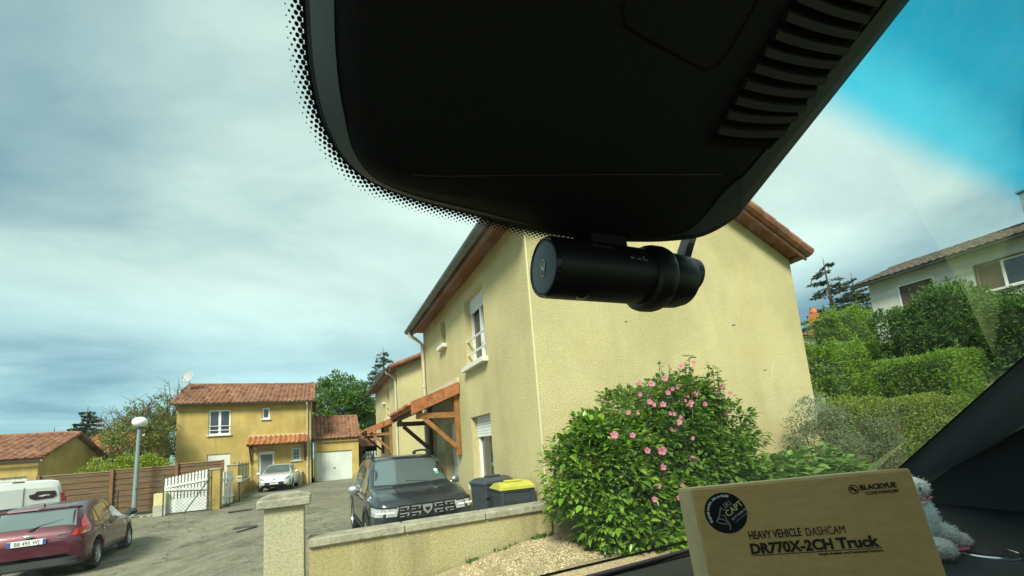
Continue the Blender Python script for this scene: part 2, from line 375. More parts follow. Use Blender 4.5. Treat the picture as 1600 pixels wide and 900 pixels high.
def hedge(name, label, x0, x1, y0, y1, z0, z1, m, core, n, leaf, rough=.06, aspect=.55, top_wave=.05, group=None, round_=.0, slope=0, prof=lambda y: 0 * y, wisps=0):
    """clipped hedge: woody core, leaves over every face with uneven depth; slope raises the top along x"""
    t = thing(name, label, 'hedge', ((x0 + x1) / 2, (y0 + y1) / 2, z0), group=group)
    A = np.array([(y1 - y0) * (z1 - z0), (y1 - y0) * (z1 - z0), (x1 - x0) * (z1 - z0), (x1 - x0) * (z1 - z0) * .5, (x1 - x0) * (y1 - y0)]); A = A / A.sum()
    cnt = (A * n).astype(int); P = []; O = []
    for k, c in enumerate(cnt):
        u = rng.uniform(0, 1, (c, 2)); dep = np.abs(rng.normal(size=c)) * rough - rough * .6
        X = x0 + (x1 - x0) * u[:, 0]; Yv = y0 + (y1 - y0) * u[:, 0]; Z = z0 + (z1 - z0) * u[:, 1]
        if k == 0: q = np.stack([x0 + dep, Yv, Z], 1); o = (-1, 0, 0)
        if k == 1: q = np.stack([x1 - dep, Yv, Z], 1); o = (1, 0, 0)
        if k == 2: q = np.stack([X, y0 + dep, Z], 1); o = (0, -1, 0)
        if k == 3: q = np.stack([X, y1 - dep, Z], 1); o = (0, 1, 0)
        if k == 4: q = np.stack([X, y0 + (y1 - y0) * u[:, 1], z1 - dep], 1); o = (0, 0, 1)
        P.append(q); O.append(np.tile(np.array(o, float), (c, 1)))
    P = np.concatenate(P); O = np.concatenate(O)
    ph = rng.uniform(0, 6, 6)
    wv = lambda x, y: (np.sin(x * 1.7 + ph[0]) + np.sin(x * 3.9 + ph[1]) * .6 + np.sin(y * 2.3 + ph[2]) + .5 * np.sin(x * 7 + y * 5 + ph[3])) * top_wave + prof(y)
    frac = (P[:, 2] - z0) / (z1 - z0)
    P[:, 2] += wv(P[:, 0], P[:, 1]) * frac + slope * (P[:, 0] - x0) * frac
    side = np.sin(P[:, 2] * 3.1 + P[:, 0] * 2.1 + ph[4]) * top_wave * .8
    P[:, 1] += side * (np.abs(O[:, 1]) > .5); P[:, 0] += side * (np.abs(O[:, 0]) > .5)
    if round_:
        cx, cy = (x0 + x1) / 2, (y0 + y1) / 2
        sh = 1 - round_ * frac ** 3
        P[:, 1] = cy + (P[:, 1] - cy) * sh; P[:, 0] = cx + (P[:, 0] - cx) * (1 - round_ * .5 * frac ** 3)
    O2 = O * 1.0; O2[:, 2] += .35
    if wisps:                                  # feathery leaders standing out of the top and faces
        WP_ = []; WO = []
        for k in rng.choice(np.nonzero(frac > .55)[0], wisps):
            d = O[k] * .6 + np.array([0, 0, .8]) + rng.normal(size=3) * .25; d /= np.linalg.norm(d); L_ = rng.uniform(.15, .5); m_ = 26
            tt = rng.uniform(0, 1, m_)[:, None]; WP_.append(P[k] + d * tt * L_ + rng.normal(size=(m_, 3)) * .035 * (1.1 - tt)); WO.append(np.tile(d, (m_, 1)))
        P = np.concatenate([P] + WP_); O2 = np.concatenate([O2] + WO)
    leaves('foliage', P, leaf, m, t, outward=O2, aspect=aspect, droop=0)
    mb = MB(); i = .09 + rough; g = 10
    vs = []; fs = []
    for a in range(g + 1):
        x = x0 + i + (x1 - x0 - 2 * i) * a / g
        zz = z1 - i - .04 + slope * (x - x0) + float(wv(np.array(x), np.array((y0 + y1) / 2))); ins = (y1 - y0) * round_ * .4
        vs += [(x, y0 + i, z0), (x, y0 + i, z0 + (zz - z0) * .6), (x, y0 + i + ins, zz), (x, y1 - i - ins, zz), (x, y1 - i, z0)]
    for a in range(g):
        for k in range(4): fs.append((a * 5 + k, a * 5 + k + 1, a * 5 + 6 + k, a * 5 + 5 + k))
    fs += [(0, 1, 2, 3, 4), tuple(g * 5 + k for k in range(4, -1, -1))]
    if wisps > 300:
        vs = []; fs = []; g = 24; mx_ = (x0 + x1) / 2
        for a in range(g + 1):
            y = y0 + i + (y1 - y0 - 2 * i) * a / g; zz = z1 - i * .7 + float(wv(np.array(mx_), np.array(y)))
            vs += [(x0 + i, y, z0), (x0 + i, y, z0 + (zz - z0) * .6), (x0 + i + .1, y, zz), (x1 - i - .1, y, zz), (x1 - i, y, z0)]
        for a in range(g):
            for k in range(4): fs.append((a * 5 + k, a * 5 + k + 1, a * 5 + 6 + k, a * 5 + 5 + k))
        fs += [(0, 1, 2, 3, 4), tuple(g * 5 + k for k in range(4, -1, -1))]
    mk('branches', vs, fs, core, t)
    return t

# ------------------------------------------------------------------ buildings
def wall_sheet(mb, o, u, n_in, W, H, holes, depth=.18, tri=None):
    """wall at o along u, inward normal n_in, openings (a0,a1,z0,z1) with real reveals; tri = [(a,z)...] extra outline above H"""
    o, u, n_in = Vector(o), Vector(u).normalized(), Vector(n_in).normalized(); Z = Vector((0, 0, 1))
    xs = sorted({0, W, *[h[0] for h in holes], *[h[1] for h in holes]}); zs = sorted({0, H, *[h[2] for h in holes], *[h[3] for h in holes]})
    for i in range(len(xs) - 1):
        for j in range(len(zs) - 1):
            cx, cz = (xs[i] + xs[i + 1]) / 2, (zs[j] + zs[j + 1]) / 2
            if any(h[0] < cx < h[1] and h[2] < cz < h[3] for h in holes): continue
            mb.add([o + u * a + Z * b for a, b in ((xs[i], zs[j]), (xs[i + 1], zs[j]), (xs[i + 1], zs[j + 1]), (xs[i], zs[j + 1]))], [(0, 1, 2, 3)])
    for a0, a1, z0, z1 in holes:
        c = [(a0, z0), (a1, z0), (a1, z1), (a0, z1)]
        for k in range(4):
            p, q = c[k], c[(k + 1) % 4]
            if k == 0 and z0 <= 0: continue
            A, B = o + u * p[0] + Z * p[1], o + u * q[0] + Z * q[1]
            mb.add([A, B, B + n_in * depth, A + n_in * depth], [(0, 1, 2, 3)])
    if tri: mb.add([o + u * a + Z * b for a, b in tri], [tuple(range(len(tri)))])

def window(root, o, u, n_in, W, H, recess=.18, mull=1, sill=True, shutter=0, rails=0, frame=None, glass=None, name='window', bars=0, fw_=.055, sill_m=None, curtain=False):
    o, u, n_in = Vector(o), Vector(u).normalized(), Vector(n_in).normalized(); Z = Vector((0, 0, 1))
    q = o + n_in * recess; frame = frame or MATS['white_pvc']; glass = glass or MATS['window_glass']
    mb = MB(); up = n_in
    def bar(a0, z0, a1, z1, t, d=.06):
        mb.beam(q + u * a0 + Z * z0, q + u * a1 + Z * z1, t, d, up=up)
    f = fw_
    bar(0, f / 2, W, f / 2, f); bar(0, H - f / 2, W, H - f / 2, f); bar(f / 2, f, f / 2, H - f, f); bar(W - f / 2, f, W - f / 2, H - f, f)
    for k in range(mull): bar(W * (k + 1) / (mull + 1), f, W * (k + 1) / (mull + 1), H - f, f * 1.5, .066)
    fr = mb.build(name, frame, root)
    p = q + n_in * .012
    mk('pane', [p + Z * .02 + u * .02, p + u * (W - .02) + Z * .02, p + u * (W - .02) + Z * (H - .02), p + u * .02 + Z * (H - .02)], [(0, 1, 2, 3)], glass, fr)
    if curtain:
        p = q + n_in * .09; nn = 26
        mk('curtain', [p + u * (W * (.03 + .94 * i / nn)) + n_in * (.018 * math.sin(i * 1.9)) + Z * zz for i in range(nn + 1) for zz in (.03, H - .03)],
           [(2 * i, 2 * i + 2, 2 * i + 3, 2 * i + 1) for i in range(nn) if abs(i / nn - .62) > .16], MATS['curtain_cloth'], fr)
    if shutter:
        b = MB(); c = q - n_in * .05 + u * W / 2 + Z * (H - shutter / 2)
        k = max(3, int(shutter / .05))
        for i in range(k):
            b.beam(q - n_in * .045 + u * .01 + Z * (H - shutter * (i + .5) / k), q - n_in * .045 + u * (W - .01) + Z * (H - shutter * (i + .5) / k), shutter / k * .9, .02, up=up)
        b.build('roller_shutter', MATS['shutter_white'], fr)
    if sill:
        b = MB(); b.beam(o - n_in * .02 - u * .06 - Z * .035, o - n_in * .02 + u * (W + .06) - Z * .035, .06, .18 + 0, up=(0, 0, 1))
        b.v = []; b.f = []
        b.prism([(-.07, -.085), (W + .07, -.085), (W + .07, 0), (-.07, 0)], n_in * (recess + .09), o=o - n_in * .11 + Z * .004, u=u, v=Z)
        b.build('sill', sill_m or MATS['sill_stone'], fr)
    if rails:
        b = MB()
        for k in range(rails):
            z = H * .18 + k * .27
            b.tube([o + n_in * .03 + u * .0 + Z * z, o + n_in * .03 + u * W + Z * z], .02, 6)
        b.build('guard_rail', MATS['white_metal'], fr)
    if bars:
        b = MB()
        for k in range(bars): b.tube([o + n_in * .05 + u * W * (k + 1) / (bars + 1), o + n_in * .05 + u * W * (k + 1) / (bars + 1) + Z * H], .012, 5)
        b.tube([o + n_in * .05 + Z * H * .35, o + n_in * .05 + Z * H * .35 + u * W], .012, 5); b.tube([o + n_in * .05 + Z * H * .75, o + n_in * .05 + Z * H * .75 + u * W], .012, 5)
        b.build('window_bars', MATS['white_metal'], fr)
    return fr

def tiles(root, o, u, s, Lu, Ls, m, pitch=.26, course=.38, amp=.045, name='roof', slab=.07, seg=6):
    """pitched roof of canal tiles: o lower-left corner, u along the eave, s up the slope"""
    o, u, s = Vector(o), Vector(u).normalized(), Vector(s).normalized(); n = u.cross(s)
    if n.z < 0: n = -n
    nc = max(1, round(Lu / pitch)); pitch = Lu / nc; nr = max(1, round(Ls / course)); course = Ls / nr
    vs = []; fs = []; att = []
    for r in range(nr):
        for c in range(nc):
            b = len(vs); tone = min(1, max(0, random.gauss(.5, .28))); dz = random.uniform(-.004, .004)
            for (v, lift) in ((r * course - .03, .032), (r * course - .03, .006) if r else (0, 0), ((r + 1) * course, .0)):
                pass
            for k in range(seg + 1):
                a = k / seg; h = amp * max(0, math.sin(math.pi * min(1, a / .68))) ** .8 if a < .68 else -.004 * math.sin(math.pi * (a - .68) / .32)
                x = (c + a) * pitch
                for v, lift in ((r * course - .035, h * .2), (r * course - .035, h + .022), ((r + 1) * course - .03, h)):
                    vs.append(o + u * x + s * v + n * (lift + dz + .01)); att.append(tone)
            for k in range(seg):
                i = b + k * 3
                fs += [(i, i + 3, i + 4, i + 1), (i + 1, i + 4, i + 5, i + 2)]
    b = len(vs)
    for x in (0, Lu):
        for v in (0, Ls):
            for hh in (-slab, .004): vs.append(o + u * x + s * v + n * hh); att.append(.3)
    fs += [tuple(b + i for i in f) for f in [(0, 1, 3, 2), (4, 6, 7, 5), (0, 4, 5, 1), (2, 3, 7, 6), (0, 2, 6, 4), (1, 5, 7, 3)]]
    ob = mk(name, vs, fs, m, root)
    at = ob.data.attributes.new('tile', 'FLOAT', 'POINT'); at.data.foreach_set('value', att)
    return ob
def tileset(ob, lo=.2, hi=.9):
    """random tone for each run of a ridge or verge"""
    n = len(ob.data.vertices); at = ob.data.attributes.new('tile', 'FLOAT', 'POINT')
    vals = []; 
    for i in range(n): vals.append(((i // 20) * .37) % 1 * (hi - lo) + lo)
    at.data.foreach_set('value', vals)
def ridge(root, a, b, m, r=.11, step=.4, name='ridge_tiles'):
    a, b = Vector(a), Vector(b); d = b - a; k = max(1, round(d.length / step)); mb = MB()
    for i in range(k):
        mb.tube([a + d * (i / k), a + d * ((i + 1.06) / k)], [r * 1.06, r * .94], 10)
    ob = mb.build(name, m, root); tileset(ob); return ob
def gutter(root, a, b, out, m, name='gutter', r=.075, down=None):
    a, b, out = Vector(a), Vector(b), Vector(out).normalized(); mb = MB(); n = 8; vs = []; fs = []
    for p in (a, b):
        for k in range(n + 1):
            t = math.pi * k / n; vs.append(p + out * (-math.cos(t) * r + r) + Vector((0, 0, -math.sin(t) * r)))
        for k in range(n, -1, -1):
            t = math.pi * k / n; vs.append(p + out * (-math.cos(t) * (r - .008) + r) + Vector((0, 0, -math.sin(t) * (r - .008))))
    M_ = 2 * (n + 1)
    for k in range(M_): fs.append((k, (k + 1) % M_, M_ + (k + 1) % M_, M_ + k))
    fs.append(tuple(range(M_ - 1, -1, -1))); fs.append(tuple(range(M_, 2 * M_)))
    return mk(name, vs, fs, m, root, auto=40)
def downpipe(root, top, elbow, bottom, m, r=.045):
    top, elbow, bottom = Vector(top), Vector(elbow), Vector(bottom)
    mb = MB(); mb.tube([top, top + Vector((0, 0, -.1)), (top + elbow) / 2 + Vector((0, 0, -.03)), elbow, bottom], r, 10)
    for z in (.25, .5, .75):
        p = elbow.lerp(bottom, z); mb.tube([p, p + Vector((0, 0, -.06))], r * 1.25, 10)
    return mb.build('downpipe', m, root, auto=50)

# ------------------------------------------------------------------ cars
def smooth_rows(rows, n=64):
    rows = np.array(rows, float); y = rows[:, 0]; yy = np.linspace(y[0], y[-1], n)
    # Catmull-Rom through control rows (centripetal-safe via finite differences, clamped)
    d = np.gradient(rows[:, 1:], y, axis=0)
    for k in range(1, len(y) - 1):            # limit overshoot
        l = (rows[k, 1:] - rows[k - 1, 1:]) / (y[k] - y[k - 1]); r = (rows[k + 1, 1:] - rows[k, 1:]) / (y[k + 1] - y[k])
        same = l * r > 0; d[k] = np.where(same, np.sign(l) * np.minimum(np.abs(l + r) / 2, 2.2 * np.minimum(np.abs(l), np.abs(r))), 0)
    out = []
    for t in yy:
        k = min(len(y) - 2, max(0, np.searchsorted(y, t) - 1)); h = y[k + 1] - y[k]; q = (t - y[k]) / h
        a = rows[k, 1:]; b = rows[k + 1, 1:]
        out.append((2 * q**3 - 3 * q**2 + 1) * a + (q**3 - 2 * q**2 + q) * h * d[k] + (-2 * q**3 + 3 * q**2) * b + (q**3 - q**2) * h * d[k + 1])
    return yy, np.array(out)
class Car:
    """lofted body: rows (y, z_bottom, z_belt, z_roof, half_belt, half_roof), +y forward"""
    def __init__(s, rows, wheels, ra, n=96):
        s.y, s.r = smooth_rows(rows, n); s.wheels = wheels; s.ra = ra; s.wz = ra - .04
    def row(s, y): return np.array([np.interp(y, s.y, s.r[:, k]) for k in range(5)])
    def section(s, y):
        zb, zs, zr, wb, wr = s.row(y); z0 = zb
        for c in s.wheels:
            if abs(y - c) < s.ra: z0 = max(z0, s.wz + math.sqrt(s.ra**2 - (y - c)**2))
        zs = max(zs, z0 + .05)
        h = zs - z0; g = zr - zs
        return [(wb * .93, z0), (wb * .985, z0 + .1 * h), (wb * 1.0, z0 + .3 * h), (wb * 1.005, z0 + .5 * h), (wb * .992, z0 + .72 * h), (wb * .985, z0 + .8 * h), (wb * .965, z0 + .95 * h), (wb * .945, zs),
                (wb * .945 + (wr - wb * .945) * .33, zs + .33 * g), (wb * .945 + (wr - wb * .945) * .7, zs + .68 * g), (wr, zs + .86 * g), (wr * .95, zs + .94 * g), (wr * .8, zs + .985 * g), (wr * .45, zr), (0, zr + .004)]
    def body(s, root, m, under):
        vs = []; fs = []; n = len(s.section(0))
        for y in s.y:
            sec = s.section(y)
            for x, z in sec: vs.append((x, y, z))
            for x, z in reversed(sec[:-1]): vs.append((-x, y, z))
        k = 2 * n - 1
        for i in range(len(s.y) - 1):
            for j in range(k - 1): fs.append((i * k + j, i * k + j + 1, (i + 1) * k + j + 1, (i + 1) * k + j))
        for i in (0, len(s.y) - 1):
            for j in range(n - 1): fs.append((i * k + j, i * k + j + 1, i * k + k - 2 - j, i * k + k - 1 - j))
        ob = mk('body', vs, fs, m, root, auto=32)
        y0, y1 = s.y[0] + .18, s.y[-1] - .18; w = s.row(0)[3]
        mb = MB(); cuts = [y0] + [c for q in s.wheels for c in (q - s.ra, q + s.ra)] + [y1]
        for a, b in zip(cuts[::2], cuts[1::2]): mb.box((0, (a + b) / 2, .42), (w * 1.78, b - a, .36))
        mb.box((0, 0, .5), (w * 1.1, (y1 - y0), .42))
        mb.build('underbody', under, root)
        return ob
    def side_x(s, y, z):
        sec = s.section(y); zz = [p[1] for p in sec[:11]]; xx = [p[0] for p in sec[:11]]; return float(np.interp(z, zz, xx))
    def top_z(s, x, y):
        sec = s.section(y)[7:][::-1]; return float(np.interp(abs(x), [p[0] for p in sec], [p[1] for p in sec]))
    def front_y(s, x, z):
        for y in s.y[::-1]:
            if s.side_x(y, min(z, s.row(y)[1])) >= abs(x): return y
        return s.y[-1]
    def rear_y(s, x, z):
        for y in s.y:
            if s.side_x(y, min(z, s.row(y)[1])) >= abs(x): return y
        return s.y[0]
    def grid(s, fn, nu=10, nv=6):
        vs = [fn(i / nu, j / nv) for i in range(nu + 1) for j in range(nv + 1)]; w = nv + 1
        return vs, [(i * w + j, (i + 1) * w + j, (i + 1) * w + j + 1, i * w + j + 1) for i in range(nu) for j in range(nv)]
    def side(s, root, name, sg, pts, m, off=.006, nu=12, nv=6):
        """pts: lower and upper polylines [(y,z)..],[(y,z)..]"""
        lo, hi = pts
        def at(pl, u):
            d = [0]
            for a, b in zip(pl, pl[1:]): d.append(d[-1] + math.dist(a, b))
            t = u * d[-1]; return float(np.interp(t, d, [p[0] for p in pl])), float(np.interp(t, d, [p[1] for p in pl]))
        def fn(u, v):
            a, b = at(lo, u), at(hi, u); y = a[0] + (b[0] - a[0]) * v; z = a[1] + (b[1] - a[1]) * v
            return (sg * (s.side_x(y, z) + off), y, z)
        vs, fs = s.grid(fn, nu, nv); return mk(name, vs, fs, m, root, smooth=True)
    def top(s, root, name, ya, yb, xa, xb, m, off=.008, bow=0, nu=12, nv=10):
        def fn(u, v):
            x = (u * 2 - 1) * (xa + (xb - xa) * v); y = ya + (yb - ya) * v + bow * (1 - (u * 2 - 1) ** 2) * (1 - v)
            return (x, y, s.top_z(x, y) + off)
        vs, fs = s.grid(fn, nu, nv); return mk(name, vs, fs, m, root, smooth=True)
    def end(s, root, name, sg, poly_lo, poly_hi, m, front=True, off=.012, nu=10, nv=4, both=False, depth=0):
        """patch wrapped on the nose or tail: lower and upper [(x,z)..]; sg mirrors"""
        f = s.front_y if front else s.rear_y; d = 1 if front else -1
        def at(pl, u):
            L_ = [0]
            for a, b in zip(pl, pl[1:]): L_.append(L_[-1] + math.dist(a, b))
            t = u * L_[-1]; return float(np.interp(t, L_, [p[0] for p in pl])), float(np.interp(t, L_, [p[1] for p in pl]))
        def fn(u, v):
            a, b = at(poly_lo, u), at(poly_hi, u); x = a[0] + (b[0] - a[0]) * v; z = a[1] + (b[1] - a[1]) * v
            return ((x + math.copysign(off * .5, x)) * sg, f(x, z) + d * off, z)
        vs, fs = s.grid(fn, nu, nv)
        if depth:
            n0 = len(vs); vs2 = [(v[0], v[1] - d * depth, v[2]) for v in vs]; w = nv + 1; nb = [i * w for i in range(nu + 1)] + [nu * w + j for j in range(1, w)] + [i * w + nv for i in range(nu - 1, -1, -1)] + [j for j in range(nv - 1, 0, -1)]
            vs = vs + vs2; fs = fs + [(nb[i], nb[(i + 1) % len(nb)], nb[(i + 1) % len(nb)] + n0, nb[i] + n0) for i in range(len(nb))]
        return mk(name, vs, fs, m, root, auto=40)
def wheel(root, x, y, r, wd, spokes, rimm, sg):
    M_ = Matrix.Translation((x, y, r)) @ Matrix.Rotation(sg * math.pi / 2, 4, 'Y')
    mb = MB(); mb.lathe([(r * .62, -wd / 2), (r * .93, -wd / 2), (r, -wd * .32), (r, wd * .32), (r * .93, wd / 2), (r * .64, wd / 2), (r * .62, wd * .3)], 28, M_)
    ty = mb.build('wheel', MATS['rubber'], root, auto=40)
    mb = MB(); mb.lathe([(r * .64, wd * .28), (r * .66, wd * .46), (r * .6, wd * .47), (r * .57, wd * .30), (r * .1, wd * .26)], 28, M_)
    for k in range(spokes):
        a = 2 * math.pi * k / spokes; q = M_ @ Matrix.Rotation(a, 4, 'Z') @ Matrix.Translation((r * .34, 0, wd * .36))
        mb.box(None, (r * .54, r * .14, wd * .14), M=q)
    mb.lathe([(r * .14, wd * .26), (r * .14, wd * .42), (r * .08, wd * .46)], 12, M_)
    mb.build('rim', rimm, ty, auto=40)
    dk = MB(); dk.lathe([(r * .58, wd * .285), (r * .57, wd * .295)], 24, M_); dk.build('wheel_recess', MATS['black_plastic'], ty)
    return ty
def mirror(root, x, y, z, sg, m, face_back=True):
    mb = MB(); mb.ell(None, (.12, .07, .085), 12, M=Matrix.Translation((x + sg * .13, y, z)) @ Matrix.Rotation(sg * -.25, 4, 'Z'))
    mb.beam((x - sg * .02, y, z - .05), (x + sg * .08, y, z - .03), .05, .03)
    o = mb.build('wing_mirror', m, root, smooth=True)
    mk('mirror_glass', [(x + sg * (.13 + dx), y - .062, z + dz) for dx, dz in ((-.085, -.05), (.085, -.045), (.085, .05), (-.085, .05))], [(0, 1, 2, 3)], MATS['mirror_glass'], o)

# ------------------------------------------------------------------ material library
mat('white_pvc', (.78, .79, .77), .4); mat('white_metal', (.74, .76, .75), .4, var=.06); mat('shutter_white', (.66, .68, .66), .5)
mat('window_glass', (.035, .045, .05), .04, spec=.9); mat('sill_stone', (.62, .62, .56), .8, var=.12, vscale=8)
mat('curtain_cloth', (.55, .56, .52), .9)
mat('zinc', (.13, .145, .15), .45, metal=.5, var=.2, vscale=5); mat('cream_pipe', (.55, .49, .35), .5, var=.08)
mat('soffit_wood', (.17, .075, .035), .65, var=.25, vscale=3, stretch=(1, .2, 1)); mat('wood_beam', (.26, .115, .032), .6, var=.3, vscale=6, stretch=(1, 1, 1), bump=.15)
mat('wood_dark', (.10, .048, .022), .6, var=.25, vscale=6)
mat('rubber', (.015, .015, .016), .85); mat('black_plastic', (.012, .012, .013), .6); mat('grey_plastic', (.035, .037, .04), .7)
mat('chrome', (.72, .74, .75), .18, metal=1); mat('alloy', (.52, .54, .55), .35, metal=.85); mat('mirror_glass', (.5, .55, .58), .05, metal=1)
mat('car_glass', (.20, .26, .26), .06, metal=.55, spec=1.0, coat=.5); mat('lens_clear', (.42, .45, .46), .12, spec=.9, coat=1, var=.3, vscale=18)
mat('lens_red', (.55, .015, .015), .15, coat=1, var=.25, vscale=14); mat('lens_dark', (.03, .03, .035), .1, coat=1)
mat('plate_white', (.75, .76, .74), .4); mat('plate_blue', (.03, .09, .4), .4); mat('ink_black', (.012, .012, .012), .7); mat('ink_brown', (.022, .012, .006), .8)
tilemat('tiles_old', [(.14, .065, .04), (.26, .105, .055), (.33, .15, .085), (.22, .10, .06), (.38, .20, .12)])
tilemat('tiles_orange', [(.33, .12, .045), (.44, .165, .06), (.50, .21, .09), (.38, .14, .055)])
tilemat('tiles_grey', [(.085, .075, .06), (.13, .11, .085), (.155, .13, .10), (.10, .085, .07)])
WALL_A = stucco('stucco_cream', (.66, .575, .32), (.60, .515, .275), .06)
WALL_B = stucco('stucco_ochre', (.62, .46, .17), (.50, .36, .12), .18)
WALL_W = stucco('stucco_white', (.76, .76, .70), (.70, .70, .63), .08)
WALL_G = stucco('stucco_garden', (.58, .52, .30), (.50, .42, .20), .35)
BARK = mat('bark', (.10, .075, .05), .9, var=.3, vscale=10, bump=.4)
CORE = mat('hedge_core', (.03, .052, .016), .95, var=.4, vscale=6)
T_OLD, T_OR, T_GR = MATS['tiles_old'], MATS['tiles_orange'], MATS['tiles_grey']

# ------------------------------------------------------------------ ground
def ground_mat():
    m = bpy.data.materials.new('asphalt'); m.use_nodes = True; n = m.node_tree.nodes; l = m.node_tree.links; b = n['Principled BSDF']; b.inputs['Roughness'].default_value = .92; b.inputs['Specular IOR Level'].default_value = .25
    t = n.new('ShaderNodeTexCoord')
    def nz(s, d, r=.6, sc=(1, 1, 1)):
        mp = n.new('ShaderNodeMapping'); mp.inputs['Scale'].default_value = sc; l.new(t.outputs['Object'], mp.inputs[0])
        x = n.new('ShaderNodeTexNoise'); x.inputs['Scale'].default_value = s; x.inputs['Detail'].default_value = d; x.inputs['Roughness'].default_value = r; l.new(mp.outputs[0], x.inputs['Vector']); return x.outputs['Fac']
    def rp(s, p0, c0, p1, c1):
        r = n.new('ShaderNodeValToRGB'); e = r.color_ramp.elements; e[0].position = p0; e[0].color = (*c0, 1); e[1].position = p1; e[1].color = (*c1, 1); l.new(s, r.inputs[0]); return r.outputs[0]
    def mul(a, c):
        x = n.new('ShaderNodeMix'); x.data_type = 'RGBA'; x.blend_type = 'MULTIPLY'; x.inputs[0].default_value = 1; l.new(a, x.inputs[6]); l.new(c, x.inputs[7]); return x.outputs[2]
    c = rp(nz(.35, 6, .6, (1, .8, 1)), .35, (.215, .20, .15), .64, (.32, .30, .225))
    c = mul(c, rp(nz(1.3, 8, .7), .36, (.72, .72, .70), .55, (1, 1, 1)))
    c = mul(c, rp(nz(16, 5, .85), .34, (.62, .62, .60), .52, (1, 1, 1))); c = mul(c, rp(nz(28, 4, .8), .3, (.55, .55, .53), .6, (1.0, 1.0, 1.0))); c = mul(c, rp(nz(3.2, 9, .75), .42, (.80, .80, .78), .5, (1, 1, 1)))
    v = n.new('ShaderNodeTexVoronoi'); v.feature = 'DISTANCE_TO_EDGE'; v.inputs['Scale'].default_value = .33; v.inputs['Randomness'].default_value = 1
    mp = n.new('ShaderNodeMapping'); l.new(t.outputs['Object'], mp.inputs[0]); dn = n.new('ShaderNodeTexNoise'); dn.inputs['Scale'].default_value = 1.8; dn.inputs['Detail'].default_value = 5; l.new(t.outputs['Object'], dn.inputs['Vector'])
    ad = n.new('ShaderNodeVectorMath'); ad.operation = 'ADD'; l.new(mp.outputs[0], ad.inputs[0]); l.new(dn.outputs['Color'], ad.inputs[1]); l.new(ad.outputs[0], v.inputs['Vector'])
    c = mul(c, rp(v.outputs['Distance'], .0, (.5, .5, .48), .012, (1, 1, 1)))
    l.new(c, b.inputs['Base Color'])
    bp = n.new('ShaderNodeBump'); bp.inputs['Strength'].default_value = .5; bp.inputs['Distance'].default_value = .01; l.new(nz(60, 3, .8), bp.inputs['Height']); l.new(bp.outputs[0], b.inputs['Normal'])
    MATS['asphalt'] = m; return m
o = mk('ground', [(-600, -600, -.42), (600, -600, -.42), (600, 900, -.42), (-600, 900, -.42)], [(0, 1, 2, 3)], mat('grass_ground', (.10, .13, .04), .95, var=.4, vscale=.5)); info(o, kind='structure')
def sm(t): t = min(1, max(0, t)); return t * t * (3 - 2 * t)
def road_z(x, y): return -.30 * sm((-1.2 - x) / 2.2) * sm((19.5 - y) / 5) * sm((y + 12) / 10)
vs = []; fs = []; nx, ny = 64, 90
for i in range(nx + 1):
    for j in range(ny + 1):
        x = -19 + 22.4 * i / nx; y = -12 + 56 * j / ny; vs.append((x, y, road_z(x, y)))
for i in range(nx):
    for j in range(ny): a = i * (ny + 1) + j; fs.append((a, a + ny + 1, a + ny + 2, a + 1))
o = mk('road', vs, fs, ground_mat(), smooth=True); info(o, kind='structure')
# hillside to the right, terraced up to the neighbours' houses
vs = []; fs = []; nx, ny = 40, 24
for i in range(nx + 1):
    for j in range(ny + 1):
        x = 9 + 90 * (i / nx) ** 1.4; y = -20 + 70 * j / ny
        t = min(1, max(0, (x - 17) / 8)); z = -.04 + 4.2 * t * t * (3 - 2 * t) + max(0, x - 25) * .11 + .08 * math.sin(x * 1.3 + y)
        vs.append((x, y, z))
for i in range(nx):
    for j in range(ny): a = i * (ny + 1) + j; fs.append((a, a + ny + 1, a + ny + 2, a + 1))
o = mk('hillside', vs, fs, mat('grass_hill', (.10, .14, .035), .95, var=.4, vscale=1.2), smooth=True); info(o, kind='structure')
# raised gravel bed in front of the low wall
vs = []; fs = []; nx, ny = 44, 30
for i in range(nx + 1):
    for j in range(ny + 1):
        x = -.12 + 9.6 * i / nx; y = 2.2 + 2.42 * j / ny
        z = .22 + .155 * min(max(x + .1, 0), 2.3) - .05 * (4.6 - y) + .012 * math.sin(x * 9) * math.sin(y * 11)
        z = min(z, .58) * min(1, (y - 2.15) * 1.6 + .2)
        vs.append((x, y if x < 2.4 else y + .1, z))
for i in range(nx):
    for j in range(ny): a = i * (ny + 1) + j; fs.append((a, a + ny + 1, a + ny + 2, a + 1))
GRAV = mat('gravel', (.50, .42, .25), .95, col2=(.20, .15, .075), vscale=46, bump=1.0, bscale=52, detail=6)
o = mk('gravel_bed', vs, fs, GRAV, smooth=True); info(o, kind='structure')
# loose stones: nobody could count them
P = rng.uniform((.9, 3.6, 0), (3.4, 4.56, 0), (9000, 3)); V = []; F = []
for p in P:
    z = min(.22 + .155 * min(max(p[0] + .1, 0), 2.3) - .05 * (4.6 - p[1]), .58); s = random.uniform(.006, .016); b = len(V); a = random.uniform(0, 6.28)
    for k in range(4): V.append((p[0] + s * math.cos(a + k * 1.57) * random.uniform(.7, 1.3), p[1] + s * math.sin(a + k * 1.57), z - .002))
    V.append((p[0], p[1], z + s * .8)); F += [(b, b + 1, b + 4), (b + 1, b + 2, b + 4), (b + 2, b + 3, b + 4), (b + 3, b, b + 4)]
gm = leafmat('pebbles', [(.55, .45, .27), (.34, .25, .13), (.66, .58, .40), (.24, .17, .09), (.48, .38, .22)], .8, 0, .3)
o = mk('gravel_stones', V, F, gm); info(o, kind='stuff')
# paved strip along the house
mb = MB(); mb.box((2.19, 8.6, .06), (.8, 7.4, .16)); o = mb.build('paving_strip', mat('concrete', (.33, .32, .27), .9, var=.2, vscale=3, bump=.3)); info(o, kind='structure')
